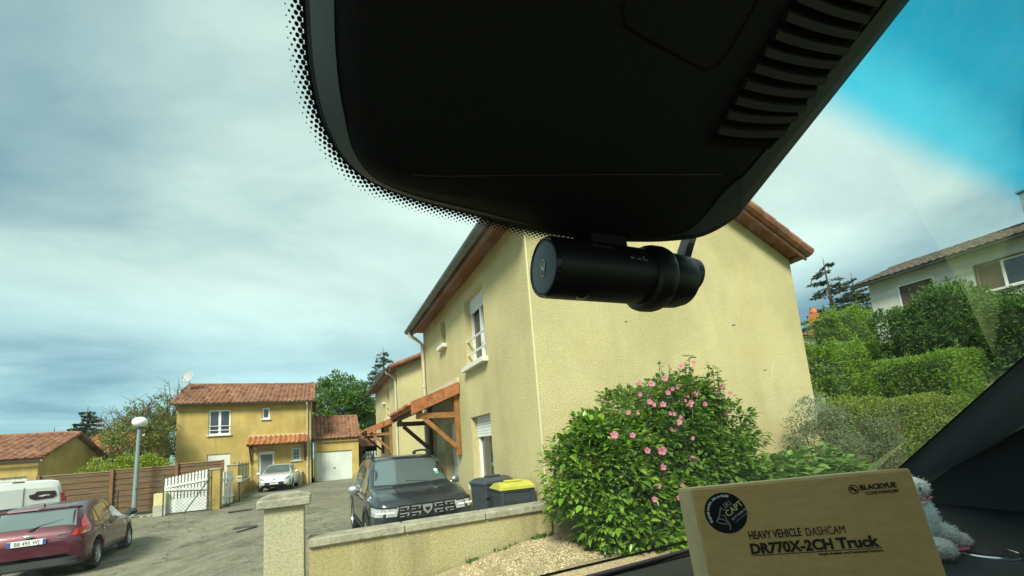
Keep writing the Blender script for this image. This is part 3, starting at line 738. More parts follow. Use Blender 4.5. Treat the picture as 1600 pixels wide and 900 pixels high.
# drains and worn patches on the yard
for i, (x, y, a, b, lab) in enumerate(((-2.75, 18.6, .75, .34, 'narrow dark drain grate in the road, the one nearest the silver car'), (-1.0, 23.8, 1.1, .3, 'dark drain grate in the yard in front of the garage door'), (-1.9, 13.7, .55, .38, 'dark rectangular manhole cover in the road, nearest the wall pillar'))):
    t = thing('drain_cover', lab, 'drain cover', (x, y, 0), .1)
    mb = MB(); mb.box((0, 0, .006), (a, b, .012)); mb.build('frame', mat('cast_iron', (.06, .058, .05), .8, var=.3), t)
    mb = MB()
    for k in range(7): mb.box((-a * .42 + a * .14 * k, 0, .014), (a * .07, b * .8, .008))
    mb.build('grate', MATS['cast_iron'], t)

# ------------------------------------------------------------------ the cream house by the van
Z3 = Vector((0, 0, 1))
def row_house(x0, y0, Ls, Wg, eave, name, label, sill_hole, near=True):
    t = thing(name, label, 'house', (x0 + Wg / 2, y0 + Ls / 2, 0)); sl = math.tan(R(22.3)); mb = MB()
    # street side faces -x ; its openings, measured from the near corner
    wall_sheet(mb, (x0, y0, -.1), (0, 1, 0), (1, 0, 0), Ls, eave + .1, [(a, b, c + .1, d + .1) for a, b, c, d, *_ in sill_hole], .2)
    wall_sheet(mb, (x0, y0, -.1), (1, 0, 0), (0, 1, 0), Wg, eave + .1, [], .2, [(0, eave + .1), (Wg, eave + .1), (Wg / 2, eave + .1 + sl * Wg / 2)])
    wall_sheet(mb, (x0 + Wg, y0, -.1), (0, 1, 0), (-1, 0, 0), Ls, eave + .1, [])
    wall_sheet(mb, (x0, y0 + Ls, -.1), (1, 0, 0), (0, -1, 0), Wg, eave + .1, [], .2, [(0, eave + .1), (Wg, eave + .1), (Wg / 2, eave + .1 + sl * Wg / 2)])
    mb.build('wall', WALL_A, t)
    # corner bead, a thin pale line
    mb = MB(); mb.box((x0 - .002, y0 - .002, eave / 2), (.02, .02, eave)); mb.build('corner_bead', mat('bead', (.66, .60, .36), .8), t)
    for a, b, c, d, kind in sill_hole:
        if kind == 'door':
            dm = MB(); dm.box((x0 + .2, y0 + (a + b) / 2, (c + d) / 2), (.05, b - a, d - c)); dr = dm.build('door', MATS['white_pvc'], t)
            k = MB()
            for q in (.25, .62): k.box((x0 + .17, y0 + (a + b) / 2, c + (d - c) * q + .15), (.02, (b - a) * .6, (d - c) * .26), bev=.01)
            k.build('door_panel', mat('pvc_shadow', (.55, .56, .54), .5), dr)
            k = MB(); k.tube([(x0 + .16, y0 + a + .1, 1.05), (x0 + .11, y0 + a + .1, 1.05), (x0 + .11, y0 + a + .22, 1.05)], .012, 6); k.build('handle', MATS['alloy'], dr)
        else:
            window(t, (x0, y0 + a, c), (0, 1, 0), (1, 0, 0), b - a, d - c, recess=.17, mull=0 if kind in ('slit', 'lower') else 1, shutter={'up': .3, 'lower': .38}.get(kind, 0), rails=2 if kind == 'up' else 0, curtain=kind in ('up', 'lower'))
    ov, vo, ovr = .34, .3, .16; h = eave; W2 = Wg / 2 + ov; sL = W2 / math.cos(R(22.3)); s = Vector((math.cos(R(22.3)), 0, math.sin(R(22.3))))
    tiles(t, (x0 - ov, y0 + Ls + vo * .3, h - ov * sl + .1), (0, -1, 0), s, Ls + vo * 1.3, sL, T_OLD)
    tiles(t, (x0 + Wg + ovr, y0 - vo, h - ovr * sl + .1), (0, 1, 0), Vector((-s.x, 0, s.z)), Ls + vo * 1.3, (Wg / 2 + ovr) / math.cos(R(22.3)), T_OLD)
    top = Vector((x0 + Wg / 2, y0 - vo, h + sl * Wg / 2 + .12))
    ridge(t, top, top + Vector((0, Ls + vo * 1.3, 0)), T_OLD)
    for sg in (-1, 1):
        o3 = ov if sg < 0 else ovr; e = Vector((x0 + Wg / 2 + sg * (Wg / 2 + o3), y0 - vo, h - o3 * sl + .1))
        ridge(t, e, top, T_OLD, r=.095, name='verge_tiles')
        b = MB(); b.beam(e + Vector((-sg * .1, .05, -.05)), top + Vector((0, .05, -.07)), .04, .17, up=(0, 1, 0)); b.v = []; b.f = []
        e2 = e + Vector((-sg * .06, .03, -.15)); t2 = top + Vector((0, .03, -.15))
        b.add([e2, t2, t2 + Vector((0, 0, .13)), e2 + Vector((0, 0, .13)), e2 + Vector((0, .035, 0)), t2 + Vector((0, .035, 0)), t2 + Vector((0, .035, .13)), e2 + Vector((0, .035, .13))],
              [(0, 1, 2, 3), (4, 5, 6, 7), (0, 1, 5, 4), (3, 2, 6, 7), (0, 3, 7, 4), (1, 2, 6, 5)])
        b.build('barge_board', MATS['soffit_wood'], t)
    b = MB(); b.box((x0 - ov / 2, y0 + Ls / 2 - vo * .35, h - .03), (ov + .02, Ls + vo * 1.2, .03)); b.box((x0 - ov + .01, y0 + Ls / 2 - vo * .35, h - .06 - .03), (.025, Ls + vo * 1.2, .2)); b.build('soffit', MATS['soffit_wood'], t)
    b = MB(); b.box((x0 + Wg + ovr / 2, y0 + Ls / 2 - vo * .35, h - .03), (ovr + .02, Ls + vo * 1.2, .03)); b.build('soffit', MATS['soffit_wood'], t)
    gutter(t, (x0 - ov + .01, y0 - vo, h - .02), (x0 - ov + .01, y0 + Ls + .1, h - .02), (-1, 0, 0), MATS['zinc'], r=.085)
    yy = y0 + (Ls - .12 if near else .12)
    downpipe(t, (x0 - ov - .06, yy, h - .08), (x0 - .07, yy, h - .42), (x0 - .07, yy, .05), MATS['cream_pipe'])
    return t
holes = [(1.72, 2.74, 3.24, 4.6, 'up'), (4.12, 4.5, 4.08, 4.68, 'slit'), (1.74, 2.74, 1.02, 2.27, 'lower'), (3.7, 4.62, .16, 2.27, 'door'), (5.38, 5.72, 1.5, 2.27, 'slit')]
row_house(2.61, 4.73, 6.3, 6.1, 5.0, 'cream_house', 'large cream rendered house whose blank gable stands behind the flowering shrub', holes)
holes = [(2.2, 3.2, 3.24, 4.6, 'up'), (3.6, 3.95, 4.05, 4.65, 'slit'), (2.2, 3.0, .05, 2.2, 'door')]
row_house(2.75, 16.3, 7.2, 6.1, 5.0, 'cream_house', 'smaller looking cream house farther down the row, beyond the first porch roof', holes, near=False)

def porch(x0, ya, yb, zt, reach, label, m_post, name='porch_roof'):
    """lean-to porch roof on timber brackets against a wall facing -x"""
    t = thing(name, label, 'porch roof', (x0, (ya + yb) / 2, zt)); sl = math.tan(R(22)); s = Vector((math.cos(R(22)), 0, math.sin(R(22))))
    L_ = reach / math.cos(R(22)); z0 = zt - reach * sl
    tiles(t, (x0 - reach, yb, z0), (0, -1, 0), s, yb - ya, L_, T_OR, pitch=.22, course=.36)
    # flat verge tiles along the near and far slopes
    for y, k in ((ya, -1), (yb, 1)):
        b = MB(); n = 3
        for i in range(n):
            p, q = i / n, (i + 1.0) / n - .008
            A = Vector((x0 - reach * (1 - p), y, z0 + reach * sl * p)); B = Vector((x0 - reach * (1 - q), y, z0 + reach * sl * q))
            d = Vector((0, k * .03, 0)); u_ = Vector((0, 0, .08 - i * .004)); w_ = Vector((0, 0, -.17))
            b.add([A + d + w_, B + d + w_, B + d + u_, A + d + u_, A - d + w_, B - d + w_, B - d + u_, A - d + u_], [(0, 1, 2, 3), (5, 4, 7, 6), (0, 4, 5, 1), (3, 2, 6, 7), (0, 3, 7, 4), (1, 5, 6, 2)])
        tileset(b.build('verge_tiles', T_OR, t))
    b = MB(); b.box((x0 - .015, (ya + yb) / 2, zt + .1), (.05, yb - ya, .12)); b.build('flashing', MATS['cream_pipe'], t)
    for i, y in enumerate((ya + .12, yb - .15)):
        b = MB(); mpost = m_post if i == 0 else MATS['wood_dark']
        b.beam((x0 - .05, y, zt - 1.42), (x0 - .05, y, zt - .14), .1, .1, up=(0, 1, 0))
        b.beam((x0 - .1, y, zt - .60), (x0 - reach + .12, y, zt - .60), .09, .11)
        b.beam((x0 - .1, y, zt - 1.25), (x0 - reach * .72, y, zt - .66), .085, .09, up=(0, 1, 0))
        b.beam((x0 - reach + .2, y, zt - .55), (x0 - reach + .2, y, z0 - .02), .08, .08, up=(0, 1, 0))
        b.build('bracket', mpost, t)
    b = MB()
    for x in (x0 - reach + .16, x0 - .16): b.beam((x, ya + .03, zt - (x0 - x) * sl - .12), (x, yb - .03, zt - (x0 - x) * sl - .12), .08, .12)
    b.build('purlin', MATS['wood_dark'], t)
    return t
porch(2.60, 8.05, 10.65, 3.0, 1.0, 'orange tiled porch roof on the cream house above the dark car', MATS['wood_beam'])
porch(2.74, 18.0, 20.8, 3.1, 1.0, 'orange tiled porch roof farther down the row, left of the nearer one', MATS['wood_beam'])

# ------------------------------------------------------------------ the ochre house at the end of the yard
t = thing('ochre_house', 'two storey ochre house with brown tiled roof facing the yard', 'house', (-4.4, 35, 0))
hx0, hx1, hy, hd, he = -8.1, -.62, 31.8, 6.6, 5.72; sl = math.tan(R(25)); mb = MB()
Lh = hx1 - hx0
wh = [(1.62, 2.8, 3.64, 5.24), (4.56, 5.0, 4.54, 5.28), (1.6, 2.82, .3, 2.42), (4.37, 5.28, 0, 2.38), (6.3, 6.83, 1.66, 2.46)]
wall_sheet(mb, (hx0, hy, 0), (1, 0, 0), (0, 1, 0), Lh, he, wh, .15)
for x, nn in ((hx0, (1, 0, 0)), (hx1, (-1, 0, 0))): wall_sheet(mb, (x, hy, 0), (0, 1, 0), nn, hd, he, [], .15, [(0, he), (hd, he), (hd / 2, he + sl * hd / 2)])
wall_sheet(mb, (hx0, hy + hd, 0), (1, 0, 0), (0, -1, 0), Lh, he, [])
mb.build('wall', WALL_B, t)
FR = lambda i, **k: window(t, (hx0 + wh[i][0], hy, wh[i][2]), (1, 0, 0), (0, 1, 0), wh[i][1] - wh[i][0], wh[i][3] - wh[i][2], recess=.12, **k)
FR(0, mull=1, rails=2, fw_=.09); FR(1, mull=0, fw_=.09); FR(2, mull=0, sill=False, shutter=1.9); FR(4, mull=0, bars=3, fw_=.07)
b = MB(); b.box((hx0 + 4.825, hy + .12, 1.19), (.9, .06, 2.36)); d = b.build('door', MATS['white_pvc'], t)
b = MB(); b.box((hx0 + 4.825, hy + .085, 1.13), (.68, .02, 2.1)); b.build('door_panel', mat('slate_door', (.16, .18, .19), .5), d)
s = Vector((0, math.cos(R(25)), math.sin(R(25)))); ov = .4
tiles(t, (hx0 - .25, hy - ov, he - ov * sl + .12), (1, 0, 0), s, Lh + .5, (hd / 2 + ov) / math.cos(R(25)), T_OLD, pitch=.27, course=.42, amp=.06)
tiles(t, (hx1 + .25, hy + hd + ov, he - ov * sl + .12), (-1, 0, 0), Vector((0, -s.y, s.z)), Lh + .5, (hd / 2 + ov) / math.cos(R(25)), T_OLD, pitch=.27, course=.42, amp=.06)
rz = he + sl * hd / 2 + .15
ridge(t, (hx0 - .25, hy + hd / 2, rz), (hx1 + .25, hy + hd / 2, rz), T_OLD)
for x in (hx0 - .22, hx1 + .22): ridge(t, (x, hy - ov, he - ov * sl + .13), (x, hy + hd / 2, rz), T_OLD, r=.09, name='verge_tiles')
gutter(t, (hx0 - .25, hy - ov, he - .1), (hx1 + .25, hy - ov, he - .1), (0, -1, 0), MATS['zinc'], r=.08)
b = MB(); b.box(((hx0 + hx1) / 2, hy - ov / 2, he - .09), (Lh + .46, ov, .04)); b.build('soffit', MATS['soffit_wood'], t)
downpipe(t, (hx1 - .22, hy - ov - .06, he - .18), (hx1 - .22, hy - .07, he - .5), (hx1 - .22, hy - .07, .02), MATS['cream_pipe'], r=.06)
# satellite dish, fixed to the left verge
M_ = Matrix.Translation((hx0 + .05, hy + 2.1, 7.72)) @ Matrix.Rotation(R(-35), 4, 'Z') @ Matrix.Rotation(R(70), 4, 'X')
b = MB(); b.lathe([(.0, 0), (.2, .018), (.36, .06), (.42, .085), (.425, .10), (.36, .075), (.2, .035), (.01, .015)], 24, M_); d = b.build('satellite_dish', mat('dish_grey', (.34, .36, .36), .5), t, smooth=True)
b = MB(); b.tube([(hx0 + .05, hy + 2.2, 6.9), (hx0 + .05, hy + 2.2, 7.7)], .03, 6); b.tube([M_ @ Vector((0, -.4, .06)), M_ @ Vector((0, -.1, .5))], .015, 5); b.build('dish_mast', MATS['alloy'], d)
t = thing('porch_roof', 'orange tiled porch roof over the front door of the ochre house', 'porch roof', (-2.55, 31.7, 3.4))
s = Vector((0, math.cos(R(27)), math.sin(R(27))))
tiles(t, (-4.28, 30.72, 2.83), (1, 0, 0), s, 3.44, 1.08 / math.cos(R(27)), T_OR, pitch=.29, course=.36, amp=.08)
b = MB(); b.box((-2.56, 31.77, 3.42), (3.44, .05, .09)); b.build('flashing', MATS['cream_pipe'], t)
for x in (-4.12, -1.0):
    b = MB(); b.beam((x, 31.74, 1.65), (x, 31.74, 3.2), .1, .1, up=(0, 1, 0)); b.beam((x, 31.7, 2.7), (x, 30.85, 2.7), .09, .1); b.beam((x, 31.7, 1.85), (x, 30.95, 2.68), .08, .08, up=(1, 0, 0)); b.build('bracket', MATS['wood_dark'], t)
b = MB(); b.beam((-4.25, 30.85, 2.79), (-.87, 30.85, 2.79), .1, .12); b.build('purlin', MATS['wood_dark'], t)
t = thing('meter_cabinet', 'pale meter cabinet standing at the foot of the ochre house wall', 'cabinet', (-1.4, 31.5, 0))
b = MB(); b.box((-1.4, 31.6, .47), (.48, .28, .94), bev=.015); b.build('cabinet', mat('pale_cabinet', (.52, .47, .33), .7, var=.1), t)
b = MB(); b.box((-1.4, 31.445, .55), (.4, .02, .66), bev=.006); b.build('cabinet_door', mat('pale_cabinet_door', (.58, .54, .40), .6), t)

def shed(name, label, x0, x1, y0, y1, eave, ridge_z, wall, tm, cat, door=None, ov=.25, pitch=.27):
    """small building with ridge along x and an up-and-over door facing -y"""
    t = thing(name, label, cat, ((x0 + x1) / 2, (y0 + y1) / 2, 0)); mb = MB(); D = y1 - y0
    hl = [(door[0] - x0, door[1] - x0, 0, door[2])] if door else []
    wall_sheet(mb, (x0, y0, 0), (1, 0, 0), (0, 1, 0), x1 - x0, eave, hl, .14)
    for x, nn in ((x0, (1, 0, 0)), (x1, (-1, 0, 0))): wall_sheet(mb, (x, y0, 0), (0, 1, 0), nn, D, eave, [], .14, [(0, eave), (D, eave), (D / 2, ridge_z)])
    wall_sheet(mb, (x0, y1, 0), (1, 0, 0), (0, -1, 0), x1 - x0, eave, [])
    mb.build('wall', wall, t)
    sl = (ridge_z - eave) / (D / 2); an = math.atan(sl); ln = (D / 2 + ov) / math.cos(an)
    tiles(t, (x0 - ov, y0 - ov, eave - ov * sl + .1), (1, 0, 0), (0, math.cos(an), math.sin(an)), x1 - x0 + 2 * ov, ln, tm, pitch=pitch, course=.42, amp=.06)
    tiles(t, (x1 + ov, y1 + ov, eave - ov * sl + .1), (-1, 0, 0), (0, -math.cos(an), math.sin(an)), x1 - x0 + 2 * ov, ln, tm, pitch=pitch, course=.42, amp=.06)
    ridge(t, (x0 - ov, (y0 + y1) / 2, ridge_z + .12), (x1 + ov, (y0 + y1) / 2, ridge_z + .12), tm)
    for x in (x0 - ov + .03, x1 + ov - .03):
        ridge(t, (x, y0 - ov, eave - ov * sl + .12), (x, (y0 + y1) / 2, ridge_z + .12), tm, r=.09, name='verge_tiles')
        ridge(t, (x, y1 + ov, eave - ov * sl + .12), (x, (y0 + y1) / 2, ridge_z + .12), tm, r=.09, name='verge_tiles')
    gutter(t, (x0 - ov, y0 - ov, eave - .08), (x1 + ov, y0 - ov, eave - .08), (0, -1, 0), MATS['zinc'], r=.07)
    if door:
        b = MB(); n = 15; wdt = (door[1] - door[0]) / n
        for k in range(n): b.box((door[0] + wdt * (k + .5), y0 + .1 + (.008 if k % 2 else 0), door[2] / 2), (wdt * .96, .04, door[2] - .02))
        d = b.build('garage_door', mat('garage_white', (.62, .66, .62), .5, var=.06, vscale=2), t)
        b = MB(); b.box(((door[0] + door[1]) / 2, y0 + .065, door[2] * .42), (.12, .03, .05)); b.build('door_handle', MATS['black_plastic'], d)
    return t
shed('garage', 'low ochre garage with ribbed white door beside the ochre house', -.45, 2.55, 33, 38.6, 3.0, 4.72, WALL_B, T_OLD, 'garage', (-.32, 2.08, 2.1), ov=.12)
downpipe_t = thing('drainpipe', 'cream drainpipe in the corner between ochre house and its garage', 'drainpipe', (-.38, 32.9, 0))
b = MB(); b.tube([(-.38, 32.92, 2.86), (-.38, 32.92, 0)], .045, 8); b.tube([(-.38, 32.92, 1.5), (-.38, 32.92, 1.44)], .06, 8); b.build('pipe', MATS['cream_pipe'], downpipe_t)
b = MB(); b.box((-.38, 32.95, 2.9), (.14, .1, .12), bev=.02); b.build('hopper', MATS['zinc'], downpipe_t)
# carport roof seen through the gap between garage and row
t = thing('carport', 'small brown tiled carport between the garage and the row of cream houses', 'carport', (4.4, 38.5, 0))
s = Vector((0, math.cos(R(30)), math.sin(R(30))))
tiles(t, (3.0, 37, 2.35), (1, 0, 0), s, 2.9, 2.6, T_OLD, pitch=.27, course=.42, amp=.06)
for x, y in ((3.1, 37.15), (5.8, 37.15), (3.1, 39.2), (5.8, 39.2)):
    b = MB(); b.box((x, y, 1.15 if y < 38 else 1.6), (.14, .14, 2.3 if y < 38 else 3.2)); b.build('post', MATS['wood_dark'], t)
b = MB(); b.box((4.45, 39.4, 1.2), (2.9, .1, 2.4)); b.build('back_panel', mat('dark_boards', (.03, .028, .024), .9), t)

def pickets(name, label, a, b_, h0, h1, n, m, cat, brace=True, rails=(.25, .75), gapw=.62, parent=None, sag=0, cloth=False):
    a = Vector(a); b_ = Vector(b_); t = thing(name, label, cat, tuple((a + b_) / 2)); d = b_ - a; u = d.normalized(); w_ = d.length / n; mb = MB()
    for k in range(n):
        f = (k + .5) / n; h = h0 + (h1 - h0) * f - sag * math.sin(math.pi * f); p = a + d * f; q = w_ * gapw / 2
        mb.prism([(-q, .06), (q, .06), (q, h - .03), (0, h), (-q, h - .03)], u.cross(Z3) * .025, o=p, u=u, v=Z3)
    mb.build('picket_panel', m, t)
    o_ = u.cross(Z3) * .045
    for r in rails: mb = MB(); mb.beam(a + Z3 * h0 * r + o_, b_ + Z3 * h1 * r + o_, .03, .09, up=u.cross(Z3).cross(u)); mb.build('rail', m, t)
    if brace:
        mb = MB(); mb.beam(a + Z3 * h0 * (rails[-1] - .06) + o_ * 1.5, b_ + Z3 * h1 * (rails[0] + .28) + o_ * 1.5, .03, .08, up=Z3); mb.build('brace', m, t)
    if cloth:
        mb = MB(); mb.beam(a + Z3 * .3 + o_ * 1.8, b_ + Z3 * .3 + o_ * 1.8, .012, .5, up=Z3); mb.build('lower_panel', m, t)
    return t
WP = mat('white_paint', (.72, .75, .74), .5, var=.08, vscale=5)
pickets('picket_fence', 'distant white picket fence between garage and cream row', (3.3, 36, 0), (5.2, 36, 0), 1.9, 1.95, 9, WP, 'fence')
pickets('picket_gate', 'wide white picket gate with diagonal brace in front of the brown fence', (-5.52, 20.5, 0), (-4.12, 20.4, 0), 1.38, 1.62, 13, WP, 'gate', cloth=True, gapw=.66)
pickets('picket_gate', 'narrow white gate standing between two ochre pillars', (-3.93, 21.3, 0), (-3.6, 22.4, 0), 1.45, 1.45, 4, WP, 'gate', brace=False)
for lab, x, y, wd, h in (('ochre gate pillar at the right end of the wide white gate', -3.87, 20.5, .34, 1.56), ('ochre gate pillar right of the narrow white gate', -3.72, 23.2, .42, 1.66)):
    t = thing('gate_pillar', lab, 'pillar', (x, y, 0)); mb = MB(); mb.box((x, y, h / 2), (wd, wd, h)); mb.build('shaft', WALL_G if 0 else WALL_B, t)
    mb = MB(); mb.box((x, y, h + .03), (wd + .07, wd + .07, .06), bev=.012); mb.build('cap', MATS['concrete'], t)
t = thing('pillar_stub', 'short two-tone cream block at the left end of the wide white gate', 'block', (-5.6, 20.3, 0))
mb = MB(); mb.box((-5.57, 20.35, .62), (.36, .3, .44)); mb.build('upper_block', mat('cream_block', (.62, .55, .30), .9, var=.1), t)
mb = MB(); mb.box((-5.57, 20.35, .2), (.38, .32, .4)); mb.build('lower_block', mat('grey_block', (.42, .41, .34), .9, var=.15), t)
# garden wall with grating running back to the ochre house
t = thing('garden_wall', 'low ochre garden wall topped with a metal grating, right of the gates', 'wall', (-3.75, 27, 0))
mb = MB(); mb.add([(-3.62, 23.45, 0), (-4.15, 31.6, 0), (-4.15, 31.6, .75), (-3.62, 23.45, .75), (-3.82, 23.45, 0), (-4.35, 31.6, 0), (-4.35, 31.6, .75), (-3.82, 23.45, .75)], [(0, 1, 2, 3), (4, 5, 6, 7), (3, 2, 6, 7), (0, 3, 7, 4), (1, 2, 6, 5)])
mb.build('base_wall', WALL_B, t)
mb = MB(); mb.beam((-3.72, 23.43, .78), (-4.25, 31.6, .78), .28, .06); mb.build('coping', MATS['concrete'], t)
mb = MB()
for k in range(60):
    f = k / 59; p = Vector((-3.72 - .53 * f, 23.45 + 8.1 * f, 0)); mb.tube([p + Z3 * .8, p + Z3 * 1.72], .014, 4)
for z in (.9, 1.65): mb.tube([(-3.72, 23.45, z), (-4.25, 31.55, z)], .02, 5)
for f in (0, .25, .5, .75, 1):
    p = Vector((-3.72 - .53 * f, 23.45 + 8.1 * f, 0)); mb.tube([p + Z3 * .8, p + Z3 * 1.8], .035, 6)
mb.build('grating', mat('olive_metal', (.14, .15, .075), .7), t)
t = thing('letter_box', 'small pale letter box on the fence beside the second ochre pillar', 'letter box', (-3.45, 22.95, .9))
mb = MB(); mb.box((-3.42, 22.9, 1.02), (.22, .18, .3), bev=.02); mb.build('box', mat('pale_box', (.55, .50, .33), .6), t)
mb = MB(); mb.box((-3.42, 22.8, 1.08), (.14, .01, .03)); mb.build('slot', MATS['black_plastic'], t)
mb = MB(); mb.tube([(-3.42, 22.9, 0), (-3.42, 22.9, .88)], .02, 6); mb.build('stand', MATS['grey_plastic'], t)

# brown slatted fence: posts, and boards that step up towards the right
t = thing('wooden_fence', 'brown horizontal board fence running behind the street lamp', 'fence', (-6.5, 21.8, 0))
WD = mat('fence_boards', (.19, .115, .055), .75, col2=(.09, .052, .03), vscale=3, stretch=(.6, 1, 9), bump=.3)
segs = [(-9.6, -7.55, 1.80), (-7.5, -5.5, 1.84), (-5.45, -3.9, 1.90)]
for x0, x1, h in segs:
    mb = MB(); n = 15
    for k in range(n): mb.box(((x0 + x1) / 2, 21.8 + (.022 if k % 2 else 0), .14 + (h - .14) * (k + .5) / n), (x1 - x0, .028, (h - .14) / n * (.93 if k % 2 else 1.12)))
    mb.build('board_panel', WD, t)
    mb = MB(); mb.box(((x0 + x1) / 2, 21.79, h + .02), (x1 - x0, .06, .035)); mb.build('cap_rail', mat('weathered_rail', (.30, .20, .10), .8), t)
for x, h in ((-9.62, 1.86), (-7.52, 1.9), (-5.47, 1.98), (-3.88, 1.95)):
    mb = MB(); mb.box((x, 21.76, h / 2), (.1, .1, h)); mb.build('post', mat('post_wood', (.20, .09, .04), .7, var=.2), t)
# wire mesh fence in front
def wire_fence(label, pts, h, step=.13, brace=()):
    t = thing('wire_fence', label, 'fence', pts[0]); GM = mat('green_wire', (.05, .07, .045), .6)
    for p in pts:
        mb = MB(); mb.tube([p, Vector(p) + Z3 * (h + .08)], .024, 6); mb.tube([Vector(p) + Z3 * (h + .08), Vector(p) + Z3 * (h + .1)], .03, 6); mb.build('post', GM, t)
    mb = MB()
    for a, b in zip(pts, pts[1:]):
        a = Vector(a); b = Vector(b); d = b - a; n = max(2, int(d.length / step)); m = int(h / step)
        def strip(p, q, r=.0035): mb.tube([p, q], r, 3, cap=False)
        for z in (.05, h * .5, h): strip(a + Z3 * z, b + Z3 * z, .005)
        for k in range(-m, n):
            for sg in (0, 1):
                s0, s1 = max(k, 0), min(k + m, n); z0, z1 = (s0 - k) * step, (s1 - k) * step
                if sg: z0, z1 = h - z0, h - z1
                if s1 > s0: strip(a + d * (s0 / n) + Z3 * z0, a + d * (s1 / n) + Z3 * z1)
    mb.build('wire_mesh', GM, t)
    for a, b in brace:
        mb = MB(); mb.tube([a, b], .022, 6); mb.build('brace', GM, t)
    return t
wire_fence('wire mesh fence with thin posts from the white van to the street lamp', [(-10.2, 15.9, 0), (-8.2, 16.9, 0), (-7.6, 18.7, 0), (-6.75, 20.1, 0)], 1.0, brace=[((-8.2, 16.9, 1.0), (-7.3, 17.9, .05))])
wire_fence('wire mesh panel with diagonal strut in front of the wide white gate', [(-5.38, 19.9, 0), (-3.9, 19.9, 0)], 1.45, brace=[((-4.75, 19.85, 0), (-3.92, 19.85, 1.3))])
mb = MB(); vs = []
o = mk('verge', [(-12, 20.0, .012), (-5.6, 20.3, .012), (-3.8, 20.9, .012), (-3.8, 21.7, .012), (-12, 21.7, .012)], [(0, 1, 2, 3, 4)], mat('verge_gravel', (.34, .32, .24), .95, var=.35, vscale=9, bump=.5)); info(o, kind='structure')

# street lamp
t = thing('street_lamp', 'street lamp with white globe on a grey pole before the brown fence', 'street lamp', (-6.62, 21.2, 0))
mb = MB(); mb.tube([(-6.62, 21.2, 0), (-6.61, 21.2, 1.2), (-6.585, 21.2, 3.42)], [.085, .075, .058], 14); mb.tube([(-6.62, 21.2, 0), (-6.62, 21.2, .02)], .14, 14); mb.build('pole', mat('lamp_grey', (.22, .27, .28), .5, var=.1), t, auto=50)
mb = MB(); mb.tube([(-6.585, 21.2, 3.40), (-6.58, 21.2, 3.48)], [.09, .12], 14); mb.build('collar', mat('collar_dark', (.07, .09, .09), .5), t, auto=50)
mb = MB(); mb.ell((-6.575, 21.2, 3.68), (.25, .25, .21), 24); mb.build('lamp_globe', mat('globe_white', (.80, .82, .78), .25), t, smooth=True)
mb = MB(); mb.box((-6.55, 21.12, 1.05), (.05, .02, .03)); mb.tube([(-6.6, 21.13, 1.0), (-6.35, 21.13, 1.0)], .008, 5); mb.build('bracket', MATS['grey_plastic'], t)

# ------------------------------------------------------------------ left-hand buildings and the land behind
shed('yellow_outbuilding', 'low yellow building with brown tiled roof at the far left', -19, -11.1, 25, 30.6, 2.62, 3.72, WALL_B, T_OLD, 'building', (-14.2, -11.42, 1.88), ov=.2, pitch=.3)
t = shed('orange_roof_house', 'small house with a bright orange tiled roof, behind the low yellow building', -13.3, -10.5, 34.2, 39.5, 2.85, 4.2, WALL_B, T_OR, 'house', None, ov=.3)
mb = MB(); mb.box((-11.1, 36.4, 4.3), (.5, .4, .5)); mb.build('chimney', WALL_W, t)

LEAF_Y = leafmat('leaf_yellowgreen', [(0.130, 0.195, 0.019), (0.260, 0.338, 0.026), (0.364, 0.429, 0.052), (0.182, 0.260, 0.026)])
LEAF_O = leafmat('leaf_olive', [(.09, .13, .03), (.16, .20, .045), (.24, .26, .07), (.11, .16, .03)])
LEAF_M = leafmat('leaf_mid', [(0.046, 0.104, 0.019), (0.078, 0.169, 0.026), (0.130, 0.247, 0.039), (0.065, 0.130, 0.026)])
LEAF_C = leafmat('leaf_cedar', [(.03, .055, .03), (.05, .085, .045), (.08, .12, .06)], trans=.15)
LEAF_DC = leafmat('leaf_darkconifer', [(.02, .04, .022), (.035, .06, .03), (.055, .085, .04)], trans=.1)
tree('ornamental_tree', 'airy olive green tree with bare twigs beside the ochre house', 'tree', (-9.4, 30.2, 0), 5.6, 1.5, LEAF_O, BARK, k=80, per=90, leaf=.11, bare=12, shell=.5)
tree('ornamental_tree', 'tall twiggy tree touching the left wall of the ochre house', 'tree', (-8.9, 33.2, 0), 7.0, 1.3, LEAF_O, BARK, k=70, per=80, leaf=.11, bare=14, shell=.5, crown_z=4.0)
tree('ornamental_tree', 'thin tree with twiggy crown behind the street lamp globe', 'tree', (-11.4, 33.0, 0), 5.2, 1.2, LEAF_O, BARK, k=34, per=60, leaf=.10, bare=12, shell=.5)
P, O, C = clumps((-7.9, 23.9, 1.6), (2.1, .9, 1.0), 110, 90, .34, bottom=-.4); P[:, 2] += .18 * (P[:, 0] + 7.9) * (P[:, 0] < -7.9)
t = thing('garden_shrub', 'bright yellow-green arching shrub rising over the brown fence', 'shrub', (-7.9, 23.9, 0))
leaves('foliage', P, .12, LEAF_Y, t, outward=O * .8 + np.array([0, 0, .4]), aspect=.4)
mb = MB()
for k in range(12): a = random.uniform(-1, 1); mb.tube([(-7.9 + a * .4, 23.9, 0), (-7.9 + a * 1.0, 23.8, 1.2), (-7.9 + a * 1.9, 23.7, 2.0)], [.03, .02, .008], 5)
mb.build('stems', BARK, t)
conifer('conifer', 'taller dark conifer on the skyline above the orange roof', (-17.7, 46, 0), 7.4, 2.3, LEAF_DC, BARK, tiers=20, leaf=.24)
conifer('conifer', 'shorter dark conifer on the skyline left of the taller one', (-20.5, 48, 0), 5.9, 1.7, LEAF_DC, BARK, tiers=14, leaf=.24)
tree('broadleaf_tree', 'big rounded green tree behind the garage roof', 'tree', (1.7, 43.5, 0), 9.8, 3.1, LEAF_M, BARK, k=130, per=120, leaf=.22, trunk_h=.3, trunk_r=.22, spread=.62)
